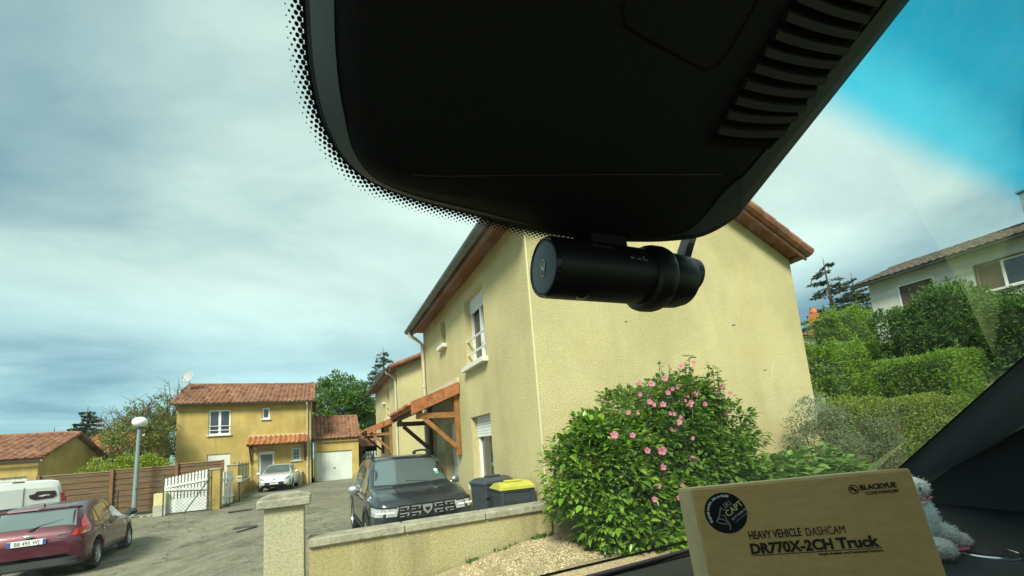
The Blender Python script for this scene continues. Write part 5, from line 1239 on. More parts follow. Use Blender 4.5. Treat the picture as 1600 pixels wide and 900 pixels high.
car.end(t, 'skid_plate', 1, [(-.42, .40), (.42, .40)], [(-.46, .45), (.46, .45)], MATS['alloy'], off=.016, nu=14)
plate(t, car, 'FX 418 LR', 0, 2.2, .50, .52, .11, 1)
mb = MB(); mb.tube([(.05, 1.03, 1.10), (.35, .97, 1.14), (.62, .9, 1.17)], .01, 5); mb.tube([(-.5, 1.03, 1.09), (-.2, 1.0, 1.13), (.1, .96, 1.16)], .01, 5); mb.build('wiper', MATS['black_plastic'], t)
mb = MB(); mb.box((.52, car.y[0], 0), (.001, .001, .001)); mb.v = []; mb.f = []
for i, (x, yv, cm) in enumerate(((-.56, .86, (.05, .45, .25)), (-.55, .8, (.75, .78, .76)))):
    zt = [car.top_z(x, yv + d) + .012 for d in (0, -.06)]
    mk('windshield_sticker', [(x - .035, yv, zt[0]), (x + .035, yv, zt[0]), (x + .035, yv - .06, zt[1]), (x - .035, yv - .06, zt[1])], [(0, 1, 2, 3)], mat('sticker_' + str(i), cm, .5), t)
mb = MB(); mb.box((0, 2.05, 0), (.1, .1, .1)); mb.v = []; mb.f = []

# burgundy hatchback seen from behind
rows = [(-1.97, .50, .70, .76, .60, .52), (-1.94, .36, .80, .88, .74, .60), (-1.88, .28, .88, .98, .79, .62), (-1.74, .26, .95, 1.16, .825, .60), (-1.58, .25, .97, 1.34, .845, .58), (-1.42, .25, .975, 1.43, .85, .575), (-1.1, .24, .965, 1.465, .856, .585), (-.5, .24, .94, 1.48, .86, .60), (0, .24, .92, 1.465, .86, .605), (.3, .24, .90, 1.40, .86, .61), (.7, .24, .885, 1.20, .86, .64), (1.05, .24, .87, 1.01, .855, .70), (1.25, .24, .86, .955, .85, .72), (1.55, .25, .82, .91, .82, .70), (1.8, .28, .74, .82, .76, .62), (1.93, .36, .66, .70, .64, .5), (1.97, .44, .60, .62, .5, .4)]
car = Car(rows, (-1.2, 1.29), .36, 120); t = thing('hatchback', 'burgundy red hatchback parked with its tail towards us', 'car', (-5.50, 13.75, -.30), R(6))
RED = paint('red_paint', (.075, .003, .018), .3); car.body(t, RED, MATS['black_plastic'])
rw = car.top(t, 'rear_window', -1.83, -1.50, .64, .55, DG, off=.01)
car.top(t, 'windshield', 1.1, .34, .62, .54, DG)
mb = MB()
sp = [(-.60, -1.50, 1.41), (-.45, -1.555, 1.42), (0, -1.58, 1.425), (.45, -1.555, 1.42), (.60, -1.50, 1.41)]
vs = []; fs = []
for x, y, z in sp: vs += [(x, y, z), (x, y - .01, z - .028), (x, y + .16, z - .01), (x, y + .2, car.top_z(x, y + .2) + .012)]
for i in range(4): a = i * 4; fs += [(a, a + 1, a + 5, a + 4), (a + 1, a + 2, a + 6, a + 5), (a + 3, a, a + 4, a + 7)]
mk('roof_spoiler', vs, fs, RED, t)
mb = MB(); mb.tube([(.0, -1.87, 1.03), (.12, -1.80, 1.09), (.42, -1.735, 1.165)], [.018, .014, .008], 6); mb.ell((0, -1.86, 1.02), (.05, .03, .03), 8); mb.build('rear_wiper', MATS['black_plastic'], t)
for sg in (-1, 1):
    tl = car.side(t, 'tail_light', sg, ([(-1.92, .84), (-1.62, .90)], [(-1.72, 1.10), (-1.52, 1.24)]), MATS['lens_red'], off=.016)
    car.side(t, 'reversing_lamp', sg, ([(-1.92, .85), (-1.72, .87)], [(-1.88, .90), (-1.70, .915)]), mat('lens_pale', (.7, .35, .30), .2, coat=1), off=.022, nu=4, nv=3).parent = tl
    tl2 = car.end(t, 'tail_light', sg, [(.60, .84), (.80, .84)], [(.66, .95), (.80, 1.0)], MATS['lens_red'], front=False, off=.016)
    car.side(t, 'side_window', sg, ([(-.10, .955), (.78, .93)], [(-.10, 1.36), (.30, 1.33)]), DG)
    car.side(t, 'side_window', sg, ([(-1.02, .985), (-.2, .96)], [(-.95, 1.345), (-.2, 1.36)]), DG)
    car.side(t, 'side_window', sg, ([(-1.32, 1.03), (-1.08, 1.0)], [(-1.08, 1.27), (-1.02, 1.32)]), DG, nu=5, nv=4)
    for y in (-.15, .92): car.side(t, 'door_seam', sg, ([(y - .004, .36), (y + .004, .36)], [(y - .004, .95), (y + .004, .95)]), MATS['black_plastic'], off=.003)
    car.side(t, 'door_seam', sg, ([(-1.0, .66), (-.99, .66)], [(-1.16, 1.0), (-1.15, 1.0)]), MATS['black_plastic'], off=.003)
    car.side(t, 'sill_trim', sg, ([(-.8, .26), (.88, .26)], [(-.8, .33), (.88, .33)]), MATS['grey_plastic'], off=.008)
    for y in (-.32, -.92):
        x = car.side_x(y, .86); mb = MB(); mb.beam((sg * (x + .026), y - .09, .865), (sg * (x + .026), y + .09, .87), .02, .03); mb.build('door_handle', RED, t)
    wheel(t, sg * .755, -1.2, .305, .195, 7, MATS['alloy'], sg); wheel(t, sg * .755, 1.29, .305, .195, 7, MATS['alloy'], sg)
    mirror(t, sg * .86, .72, 1.0, sg, MATS['black_plastic'])
    car.end(t, 'headlight', sg, [(.42, .60), (.72, .62)], [(.50, .70), (.72, .76)], MATS['lens_clear'], off=.014)
car.end(t, 'bumper_lower', 1, [(-.79, .30), (.79, .30)], [(-.80, .43), (.80, .43)], MATS['grey_plastic'], front=False, off=.02, nu=18)
plate(t, car, 'BB 495 WJ', 0.0, -2.0, .80, .52, .11, -1)
mb = MB(); M_ = Matrix.Translation((0, -1.985, .915)) @ Matrix.Rotation(R(90), 4, 'X'); mb.ell(None, (.075, .03, .012), 18, M=M_); mb.build('badge', MATS['chrome'], t, smooth=True)
mb = MB(); mb.beam((.40, -1.965, .895), (.54, -1.95, .90), .006, .016); mb.beam((.42, -1.98, .82), (.52, -1.97, .82), .006, .012); mb.build('badge_script', MATS['chrome'], t)
mb = MB(); mb.tube([(0, -1.3, 1.46), (0, -1.4, 1.52)], [.014, .005], 6); mb.build('aerial', MATS['black_plastic'], t)
mb = MB()
for sg in (-1, 1): car.top(t, 'roof_seam', -1.3, .2, .006, .006, MATS['black_plastic'], off=.003).location = (sg * .5, 0, 0)

# silver hatchback facing us in front of the ochre house
rows = [(-2.1, .5, .8, .9, .6, .5), (-2.0, .32, .92, 1.12, .8, .6), (-1.8, .26, .97, 1.36, .86, .6), (-1.4, .25, .98, 1.47, .9, .6), (-.4, .25, .96, 1.51, .905, .61), (.2, .25, .94, 1.49, .905, .61), (.5, .25, .93, 1.36, .905, .63), (.9, .25, .92, 1.14, .9, .68), (1.2, .25, .91, 1.0, .895, .74), (1.5, .25, .87, .95, .88, .74), (1.8, .26, .78, .85, .83, .70), (1.98, .30, .68, .73, .74, .62), (2.08, .36, .60, .63, .64, .5), (2.12, .42, .55, .57, .5, .4)]
car = Car(rows, (-1.3, 1.3), .36, 80); t = thing('silver_hatchback', 'silver hatchback parked facing us before the ochre house door', 'car', (-2.32, 29.45, 0), math.pi + R(-3))
SIL = paint('silver_paint', (.68, .70, .71), .35); car.body(t, SIL, MATS['black_plastic'])
car.top(t, 'windshield', 1.15, .32, .68, .57, DG, bow=.06); car.top(t, 'rear_window', -2.0, -1.7, .55, .5, DG)
for sg in (-1, 1):
    car.side(t, 'side_window', sg, ([(-.1, .98), (.9, .96)], [(-.1, 1.40), (.38, 1.36)]), DG); car.side(t, 'side_window', sg, ([(-1.2, 1.0), (-.2, .98)], [(-1.0, 1.39), (-.2, 1.41)]), DG)
    wheel(t, sg * .79, -1.3, .31, .2, 6, MATS['alloy'], sg); wheel(t, sg * .79, 1.3, .31, .2, 6, MATS['alloy'], sg); mirror(t, sg * .89, .75, 1.02, sg, SIL)
    car.end(t, 'headlight', sg, [(.44, .60), (.76, .68)], [(.52, .72), (.78, .84)], MATS['lens_clear'], off=.016); car.end(t, 'fog_lamp', sg, [(.56, .38), (.68, .38)], [(.58, .43), (.67, .43)], MATS['lens_dark'], off=.014)
car.end(t, 'grille', 1, [(-.42, .36), (.42, .36)], [(-.50, .54), (.50, .54)], MATS['black_plastic'], off=.014, nu=14)
plate(t, car, 'AW 307 KC', 0, 2.155, .46, .5, .1, 1)
mb = MB(); mb.prism([(-.045, .615), (.045, .615), (.05, .66), (.02, .70), (-.03, .70), (-.05, .66)], (0, .01, 0), o=(0, 2.07, 0)); mb.build('emblem', MATS['chrome'], t)

# white delivery van behind the burgundy car
rows = [(-2.19, .50, 1.0, 1.60, .76, .66), (-2.15, .36, 1.05, 1.76, .84, .70), (-2.05, .30, 1.05, 1.815, .88, .715), (-1.5, .28, 1.05, 1.83, .90, .73), (0, .28, 1.05, 1.84, .905, .73), (.5, .28, 1.04, 1.80, .905, .72), (.85, .28, 1.03, 1.62, .905, .72), (1.3, .28, 1.02, 1.25, .90, .74), (1.5, .28, 1.0, 1.12, .89, .76), (1.85, .3, .92, .98, .85, .72), (2.1, .36, .74, .80, .72, .6), (2.18, .44, .66, .7, .56, .45)]
car = Car(rows, (-1.3, 1.38), .37, 80); t = thing('delivery_van', 'white delivery van with dark round logos behind the burgundy hatchback', 'van', (-8.75, 18.3, -.12), R(33))
WH = paint('van_white', (.66, .68, .66), 0); car.body(t, WH, MATS['black_plastic'])
car.top(t, 'windshield', 1.35, .7, .72, .64, DG)
for sg in (-1, 1):
    car.side(t, 'tail_light', sg, ([(-2.17, .80), (-2.08, .80)], [(-2.17, 1.42), (-2.08, 1.40)]), MATS['lens_red'], off=.014, nu=3)
    car.end(t, 'tail_light', sg, [(.76, .82), (.86, .82)], [(.76, 1.42), (.84, 1.40)], MATS['lens_red'], front=False, off=.012, nu=4)
    car.side(t, 'side_window', sg, ([(.25, 1.1), (1.15, 1.08)], [(.25, 1.6), (.75, 1.55)]), DG)
    car.side(t, 'bumper_strip', sg, ([(-2.16, .36), (-1.72, .36)], [(-2.16, .58), (-1.72, .56)]), MATS['grey_plastic'], off=.012)
    wheel(t, sg * .80, -1.3, .31, .2, 6, MATS['alloy'], sg); wheel(t, sg * .80, 1.38, .31, .2, 6, MATS['alloy'], sg); mirror(t, sg * .9, .95, 1.15, sg, MATS['black_plastic'])
    # round logo on the side panel: dark ring with red field and pale heart
    for nm, r_, mm, of in (('logo_ring', .27, mat('logo_dark', (.035, .02, .02), .5), .010), ('logo_field', .225, mat('logo_red', (.28, .03, .03), .5), .013)):
        vs = [(sg * (car.side_x(-1.3, 1.2) + of), -1.42, 1.22)]; n = 24
        for k in range(n): a = 2 * math.pi * k / n; y_, z_ = -1.42 + r_ * .85 * math.cos(a), 1.22 + r_ * math.sin(a); vs.append((sg * (car.side_x(y_, min(z_, 1.5)) + of), y_, z_))
        mk(nm, vs, [(0, k + 1, (k + 1) % n + 1) for k in range(n)], mm, t)
    mb = MB(); mb.prism([(-1.55, 1.2), (-1.42, 1.1), (-1.29, 1.2), (-1.33, 1.27), (-1.42, 1.2), (-1.51, 1.27)], (sg * .004, 0, 0), o=(sg * (car.side_x(-1.42, 1.2) + .012), 0, 0), u=(0, 1, 0), v=(0, 0, 1)); mb.build('logo_mark', MATS['plate_white'], t)
car.end(t, 'rear_bumper', 1, [(-.8, .36), (.8, .36)], [(-.8, .56), (.8, .56)], MATS['grey_plastic'], front=False, off=.02, nu=16)
yb_ = -2.205
b = MB(); b.prism([(-.52, 1.43), (.52, 1.43), (.5, 1.52), (-.5, 1.52)], (0, -.006, 0), o=(0, yb_ + .02, 0)); 
b = MB(); b.box((0, yb_ + .006, 1.02), (1.24, .012, .17)); st = b.build('name_strip', mat('strip_green', (.015, .03, .03), .4), t)
text('strip_text', 'ELECTROMENAGER', .10, mat('strip_ink', (.30, .36, .36), .5), (-.52, yb_ - .001, .985), (1, 0, 0), Z3, st, sx=.72)
b = MB(); b.prism([(.12, 1.33), (.22, 1.27), (.58, 1.29), (.64, 1.36), (.60, 1.49), (.25, 1.51), (.2, 1.44), (.1, 1.42)], (0, -.01, 0), o=(0, yb_ + .012, 0)); lg = b.build('rear_logo', MATS['logo_dark'], t)
b = MB(); b.prism([(.26, 1.375), (.36, 1.35), (.42, 1.375), (.52, 1.37), (.48, 1.395), (.4, 1.40)], (0, -.004, 0), o=(0, yb_ + .001, 0)); b.build('logo_mark', MATS['plate_white'], lg)
b = MB(); b.box((0, yb_ + .008, 1.1), (.008, .01, 1.1)); b.build('door_seam', MATS['black_plastic'], t)
b = MB(); b.box((-.1, -2.12, 1.80), (.22, .03, .03)); b.build('brake_lamp', MATS['logo_dark'], t)

# ------------------------------------------------------------------ the cab we sit in: windshield plane, leaning 38 degrees
SG = R(38); GP = Vector((0, .29, 1.83)); GU = Vector((1, 0, 0)); GW = Vector((0, -math.cos(SG), math.sin(SG))); GN = Vector((0, math.sin(SG), math.cos(SG)))
def G(u, w_, off=0): return GP + GU * u + GW * w_ + GN * off
cab = thing('truck_cab', 'dark truck cab interior whose windshield we look through', 'truck', (.2, -.4, 0))
PL = mat('cab_plastic', (.022, .025, .026), .62, bump=.25, bscale=900, spec=.35)
PLD = mat('cab_plastic_dark', (.017, .019, .019), .6, bump=.2, bscale=900, spec=.25)
PLG = mat('pillar_cloth', (.13, .165, .18), .8, bump=.2, bscale=700)
FRIT = mat('frit_ceramic', (.004, .004, .004), .5)
# glass: one laminated pane, faint green body tint, blue shade band printed along its top edge
gm = bpy.data.materials.new('windshield_glass'); gm.use_nodes = True; n = gm.node_tree.nodes; l = gm.node_tree.links; n.remove(n['Principled BSDF'])
tcd = n.new('ShaderNodeTexCoord'); sp = n.new('ShaderNodeSeparateXYZ'); l.new(tcd.outputs['UV'], sp.inputs[0])
nz = n.new('ShaderNodeTexNoise'); nz.inputs['Scale'].default_value = 9; nz.inputs['Detail'].default_value = 3; l.new(tcd.outputs['UV'], nz.inputs['Vector'])
ma = n.new('ShaderNodeMath'); ma.operation = 'MULTIPLY_ADD'; l.new(nz.outputs['Fac'], ma.inputs[0]); ma.inputs[1].default_value = .012; l.new(sp.outputs[1], ma.inputs[2])
rp = n.new('ShaderNodeValToRGB'); e = rp.color_ramp.elements; rp.color_ramp.interpolation = 'EASE'
e[0].position = .197; e[0].color = (.90, .97, .91, 1); e[1].position = .262; e[1].color = (.01, .42, .62, 1)
x = e.new(.226); x.color = (.10, .72, .90, 1)
l.new(ma.outputs[0], rp.inputs[0])
trn = n.new('ShaderNodeBsdfTransparent'); l.new(rp.outputs[0], trn.inputs[0])
gl = n.new('ShaderNodeBsdfGlossy'); gl.inputs['Roughness'].default_value = .01; gl.inputs[0].default_value = (.9, 1, .97, 1)
fr = n.new('ShaderNodeFresnel'); fr.inputs[0].default_value = 1.5
# thin film of dust and small droplets that scatter a little light
vd = n.new('ShaderNodeTexNoise'); vd.inputs['Scale'].default_value = 60; vd.inputs['Detail'].default_value = 6; vd.inputs['Roughness'].default_value = .7; l.new(tcd.outputs['UV'], vd.inputs['Vector'])
rd = n.new('ShaderNodeValToRGB'); rd.color_ramp.elements[0].position = .45; rd.color_ramp.elements[0].color = (.0, .0, .0, 1); rd.color_ramp.elements[1].position = .75; rd.color_ramp.elements[1].color = (.05, .05, .05, 1); l.new(vd.outputs['Fac'], rd.inputs[0])
df = n.new('ShaderNodeBsdfTranslucent'); df.inputs[0].default_value = (.6, .68, .64, 1)
m1 = n.new('ShaderNodeMixShader'); l.new(rd.outputs[0], m1.inputs[0]); l.new(trn.outputs[0], m1.inputs[1]); l.new(df.outputs[0], m1.inputs[2])
m2 = n.new('ShaderNodeMixShader'); l.new(fr.outputs[0], m2.inputs[0]); l.new(m1.outputs[0], m2.inputs[1]); l.new(gl.outputs[0], m2.inputs[2]); l.new(m2.outputs[0], n['Material Output'].inputs[0])
ws = mk('windshield', [G(-1.05, -.545), G(1.47, -.545), G(1.20, .32), G(-.80, .32)], [(0, 1, 2, 3)], gm, cab)
uv = ws.data.uv_layers.new(name='UVMap')
for i, c in enumerate([(-1.05, -.545), (1.47, -.545), (1.20, .32), (-.80, .32)]): uv.data[i].uv = c

mb = MB()
for k in range(80):
    u_, w2_ = random.uniform(.38, 1.25), random.uniform(-.30, .26)
    if k % 3: u_ = random.gauss(.78, .22); w2_ = random.gauss(.03, .13)
    if u_ > 1.2 - max(0, w2_) or w2_ > .12: continue
    r_ = random.uniform(.0005, .0013); q = G(u_, w2_, .0006); a_ = random.uniform(1, 2.6)
    mb.add([q] + [q + (GU * math.cos(6.283 * j / 8) * a_ + GW * math.sin(6.283 * j / 8) + GU * .3 * math.sin(6.283 * j / 8)) * r_ for j in range(8)], [(0, j + 1, (j + 1) % 8 + 1) for j in range(8)])
mb.build('dirt_specks', mat('speck_grey', (.45, .50, .48), .8), ws)
outer = [(-.0047, .1669), (-.0034, .1449), (-.0003, .13), (.0044, .1198), (.0118, .1103), (.0252, .1023), (.0504, .097), (.0902, .0941), (.1352, .0912), (.1773, .0921), (.2202, .0969), (.2485, .1025), (.2663, .1077), (.2793, .1159), (.2896, .1271), (.2924, .1374), (.3063, .2067), (.3166, .2616)]
inner = [(.015, .1736), (.016, .1581), (.0174, .1452), (.0196, .1349), (.0229, .1252), (.03, .1163), (.0475, .1155), (.0787, .1216), (.1127, .1286), (.1447, .1352), (.1779, .1418), (.2008, .1462), (.2161, .1493), (.23, .152), (.2437, .1555), (.2494, .1605), (.2619, .2031), (.2737, .2499)]
outer = [(-.008, .31), (-.0065, .24)] + outer + [(.326, .31)]; inner = [(.011, .31), (.013, .24)] + inner + [(.283, .31)]
def densify(pl, k=4):
    out = []
    for i in range(len(pl) - 1):
        p0, p1, p2, p3 = [Vector(pl[min(max(j, 0), len(pl) - 1)]) for j in (i - 1, i, i + 1, i + 2)]
        for q in range(k):
            t_ = q / k; out.append(tuple(.5 * ((2 * p1) + (p2 - p0) * t_ + (2 * p0 - 5 * p1 + 4 * p2 - p3) * t_**2 + (3 * p1 - p0 - 3 * p2 + p3) * t_**3)))
    return out + [pl[-1]]
O_ = densify(outer); I_ = densify(inner); nO = len(O_)
# printed ceramic border: solid band plus fading rows of dots, a skin .2 mm inside the glass
vs = [G(a, b, -.001) for a, b in O_] + [G(a + (.15 - a) * .5, .31 if i < 2 else b + .035, -.001) for i, (a, b) in enumerate(O_)]
fs = [(i, i + 1, nO + i + 1, nO + i) for i in range(nO - 1)]
fb = mk('frit_band', vs, fs, FRIT, cab)
def arc_pts(pl, step):
    out = []; acc = 0; pv = Vector(pl[0])
    for q in pl[1:]:
        q = Vector(q); d = q - pv; L_ = d.length
        while acc <= L_:
            p = pv + d * (acc / L_); nr = Vector((d.y, -d.x)).normalized(); out.append((p, nr)); acc += step
        acc -= L_; pv = q
    return out
mb = MB(); cut = [p for p in O_ if True]
for row in range(7):
    rad = (.00130, .00122, .00105, .00088, .00068, .00048, .00032)[row]
    for k, (p, nr) in enumerate(arc_pts(O_[:46], .00178)):
        if (k + row) % 2: continue
        c = p + nr * (-.0008 + row * .00142) * (.80 if p.y < .11 and p.x > .03 else .86)
        if c.x > .20: continue
        q = G(c.x, c.y, -.0012); m_ = 7
        mb.add([q] + [q + (GU * math.cos(6.283 * j / m_) + GW * math.sin(6.283 * j / m_)) * rad for j in range(m_)], [(0, j + 1, (j + 1) % m_ + 1) for j in range(m_)])
mb.build('frit_dots', FRIT, fb)
# sensor and mirror housing: three rings from the glass inwards, then a face
def ring(pl, off, k=0): return [G(a, b, off) for a, b in pl]
mix_ = lambda A, B, f: [(a[0] + (b[0] - a[0]) * f, a[1] + (b[1] - a[1]) * f) for a, b in zip(A, B)]
ctr = (.15, .22); shr = lambda A, d: [(a + (ctr[0] - a) * d, b + (ctr[1] - b) * d) for a, b in A]
r0 = shr(O_, .004); r1 = mix_(O_, I_, .12); r2 = mix_(O_, I_, .55); r3 = I_
R3 = [ring(r0, -.0025), ring(r1, -.006), ring(r2, -.0155), ring(r3, -.02), ring(shr(I_, .04), -.0208)]
vs = [p for q in R3 for p in q]; fs = []
for a in range(4):
    for i in range(nO - 1): fs.append((a * nO + i, a * nO + i + 1, (a + 1) * nO + i + 1, (a + 1) * nO + i))
fs.append(tuple(range(4 * nO, 5 * nO)))
hs = mk('sensor_housing', vs, fs, PLD, cab, auto=35)
# light trim strip on the right flank
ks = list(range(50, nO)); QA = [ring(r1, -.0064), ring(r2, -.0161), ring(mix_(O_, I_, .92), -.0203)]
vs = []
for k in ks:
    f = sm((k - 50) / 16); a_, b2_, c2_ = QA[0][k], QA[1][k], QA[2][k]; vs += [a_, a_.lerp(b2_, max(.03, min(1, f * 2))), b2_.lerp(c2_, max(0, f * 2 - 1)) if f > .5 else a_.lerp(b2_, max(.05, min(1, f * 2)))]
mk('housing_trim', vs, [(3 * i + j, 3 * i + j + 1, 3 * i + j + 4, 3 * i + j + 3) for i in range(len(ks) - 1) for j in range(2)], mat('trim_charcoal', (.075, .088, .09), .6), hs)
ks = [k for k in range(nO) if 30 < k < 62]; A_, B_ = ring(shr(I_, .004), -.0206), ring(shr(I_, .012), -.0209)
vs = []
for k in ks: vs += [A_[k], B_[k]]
mk('edge_highlight', vs, [(2 * i, 2 * i + 1, 2 * i + 3, 2 * i + 2) for i in range(len(ks) - 1)], mat('edge_highlight_tone', (.075, .08, .08), .35), hs)  # paler strip along the housing rim, its edge highlight put into the colour
vs = []; stl = [(a, b) for a, b in zip(r2, r3)][:26]
vs = []
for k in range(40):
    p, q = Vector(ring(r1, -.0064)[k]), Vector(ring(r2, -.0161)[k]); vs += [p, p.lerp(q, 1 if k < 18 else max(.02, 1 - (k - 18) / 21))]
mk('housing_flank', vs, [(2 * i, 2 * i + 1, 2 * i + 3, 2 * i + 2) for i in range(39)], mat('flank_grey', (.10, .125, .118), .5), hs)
gv = [((.2097, .1704), (.2364, .1729), (.2603, .1804)), ((.2097, .1782), (.2371, .1809), (.2619, .1883)), ((.2106, .1855), (.2385, .1876), (.264, .1943)), ((.2108, .1929), (.2386, .1951), (.2642, .2017)), ((.2117, .2006), (.24, .2024), (.2662, .2083)), ((.2124, .2079), (.2404, .2101), (.2663, .2162)), ((.2133, .2152), (.2419, .2173), (.2686, .2231)), ((.2138, .2227), (.2418, .2246), (.2681, .23)), ((.2147, .2303), (.2424, .2319), (.2685, .2369)), ((.2161, .2377), (.2433, .2392), (.269, .2438))]
vg = mk('vent_grille', [G(.2087, .165, -.0212), G(.258, .1735, -.0212), G(.262, .182, -.0212), G(.2705, .247, -.0212), G(.268, .27, -.0212), G(.216, .27, -.0212)], [(0, 1, 2, 3, 4, 5)], mat('vent_void', (.002, .002, .002), .9), hs)
for a, b, c in gv:
    vs = []; m_ = 12
    for k in range(m_ + 1):
        t_ = k / m_; p = Vector(a) * (1 - t_) ** 2 + Vector(b) * 2 * t_ * (1 - t_) * 1.0 + Vector(c) * t_ ** 2
        for dw, of in ((.0012, -.0214), (.0018, -.0248), (.0052, -.0240), (.0066, -.0214)): vs.append(G(p.x - .0, p.y + dw, of))
    mk('vent_slat', vs, [(k * 4 + j, k * 4 + j + 1, k * 4 + 5 + j, k * 4 + 4 + j) for k in range(m_) for j in range(3)] + [(0, 1, 2, 3), (m_ * 4 + 3, m_ * 4 + 2, m_ * 4 + 1, m_ * 4)], mat('slat_plastic', (.018, .019, .018), .55), vg)
mb = MB(); sm_ = densify([(.1244, .24), (.1244, .2059), (.128, .2002), (.1326, .1981), (.1783, .1958), (.1859, .197), (.1898, .2002), (.1925, .2071), (.1944, .2265), (.196, .25)], 5)
mb.tube([G(a, b, -.0208) for a, b in sm_], .0007, 5); mb.build('panel_seam', MATS['vent_void'], hs)
# front header, roof, pillars, doors, back wall
mb = MB(); mb.prism([(-1.0, .315), (1.32, .315), (1.32, .44), (-1.0, .44)], GN * -.05, o=GP, u=GU, v=GW); mb.build('header_rail', PLD, cab)
rf = G(0, .42, -.02)
mb = MB(); mb.box((.2, (rf.y - 1.55) / 2, rf.z + .05), (2.6, abs(rf.y + 1.55), .06)); mb.build('roof', mat('headliner', (.62, .60, .55), .95), cab)
# windshield pillar on the right, its edge blackened by the printed border
E0, E1 = Vector((1.2122, .0087)), Vector((1.3813, -.3542)); dE = (E1 - E0).normalized(); nE = Vector((-dE.y, dE.x)); 
if nE.x < 0: nE = -nE
A0 = E0 - dE * .36; A1 = E1 + dE * .16
def pil(side, name):
    mp = (lambda a: a) if side > 0 else (lambda a: .4 - a)
    vs = []
    prof = [(0, -.002), (.012, -.003), (.02, -.012), (.03, -.03), (.07, -.05), (.13, -.06), (.19, -.055), (.25, -.04), (.34, -.03)]
    for q in range(13):
        p = A0.lerp(A1, q / 12)
        for d, of in prof: c = p + nE * d * (1 + .0 * q); vs.append(G(mp(c.x), c.y, of))
    k = len(prof); o_ = mk(name, vs, [(a * k + j, a * k + j + 1, (a + 1) * k + j + 1, (a + 1) * k + j) for a in range(12) for j in range(k - 1)], PLG, cab, smooth=True)
    vs = []
    for q in range(13):
        p = A0.lerp(A1, q / 12)
        for d, of in ((-.012, -.001), (.016, -.0016)): c = p + nE * d; vs.append(G(mp(c.x), c.y, of))
    mk('frit_edge', vs, [(a * 2, a * 2 + 1, a * 2 + 3, a * 2 + 2) for a in range(12)], FRIT, o_)
pil(1, 'windshield_pillar'); pil(-1, 'windshield_pillar')
for sx in (-1.12, 1.52):
    d = MB(); inn = .03 if sx < 0 else -.03
    d.box((sx, -.55, .90), (.06, 1.9, .9)); d.box((sx, -1.42, 1.75), (.06, .16, .8)); d.box((sx, -.80, 2.2), (.06, 1.4, .12))
    d.box((sx, .62, 1.1), (.06, .45, .7))
    d.build('door', PL, cab)
# dark quarter panel inside the right-hand door
mb = MB(); mb.add([(1.45, .62, .9), (1.45, -.4, .9), (1.45, -.4, 1.42), (1.45, .10, 1.66), (1.45, .30, 1.74), (1.45, .50, 1.60), (1.45, .62, 1.50)], [tuple(range(7))]); mb.build('door_panel', mat('door_dark', (.012, .017, .020), .8), cab)
mb = MB(); mb.box((.2, -1.5, 1.12), (2.6, .05, .64)); mb.box((.2, -1.5, 2.15), (2.6, .05, .2)); mb.build('rear_wall', mat('grey_liner', (.62, .60, .55), .9), cab)  # unseen wall; its gap and pale liner are shaped to brighten the cab
mb = MB(); mb.box((.2, -.4, .62), (2.6, 2.3, .06)); mb.build('floor', PLD, cab)
# dashboard top: gently crowned sheet, rolled front lip
vs = []; fs = []; nx, ny = 40, 14
for i in range(nx + 1):
    for j in range(ny + 1):
        u = i / nx; v = j / ny; x = -1.08 + 2.56 * u; y = .12 + .60 * v
        z = 1.505 - .006 * math.cos(v * 3.1) + (.0 if v > .2 else -.16 * ((.2 - v) / .2) ** 2); z -= .045 * max(0, (v - .72) / .28) ** 1.5
        vs.append((x, y + .0, z))
for i in range(nx):
    for j in range(ny): a = i * (ny + 1) + j; fs.append((a, a + ny + 1, a + ny + 2, a + 1))
dsh = mk('dashboard', vs, fs, mat('dash_vinyl', (.016, .019, .021), .55, bump=.5, bscale=420, spec=.4), cab, smooth=True)
mb = MB(); mb.box((.2, .14, 1.1), (2.5, .1, .56)); mb.build('dashboard_front', PLD, dsh)
mb = MB(); mb.lathe([(.040, 0), (.040, .003), (.036, .0045), (.034, .003), (.0, .003)], 32, Matrix.Translation((1.02, .33, 1.502))); sk = mb.build('speaker_ring', MATS['chrome'], dsh, auto=40)
mb = MB(); mb.lathe([(.033, 0), (.028, .003), (.004, .004)], 32, Matrix.Translation((1.02, .33, 1.506))); mb.build('speaker_mesh', MATS['black_plastic'], sk, smooth=True)
# lower frit and scuttle, bonnet edge, wiper
b_ = mk('frit_band', [G(-1.05, -.545, .001), G(1.47, -.545, .001), G(1.47, -.53, .001), G(-1.05, -.53, .001)], [(0, 1, 2, 3)], FRIT, cab)
mb = MB(); mb.box((.2, .88, 1.30), (2.5, .25, .1), bev=.02); mb.build('scuttle', PLD, cab)
wp = MB(); wp.tube([(.42, .80, 1.440), (.60, .77, 1.452), (.86, .75, 1.462), (1.22, .75, 1.467)], [.006, .008, .010, .010], 8); wpo = wp.build('wiper', MATS['black_plastic'], cab)
wp = MB(); wp.tube([(.44, .775, 1.455), (.66, .752, 1.466), (1.0, .745, 1.474)], .0045, 6); wp.tube([(.46, .79, 1.448), (.7, .765, 1.460), (.98, .75, 1.470)], .003, 6); wp.build('wiper_blade', MATS['rubber'], wpo)

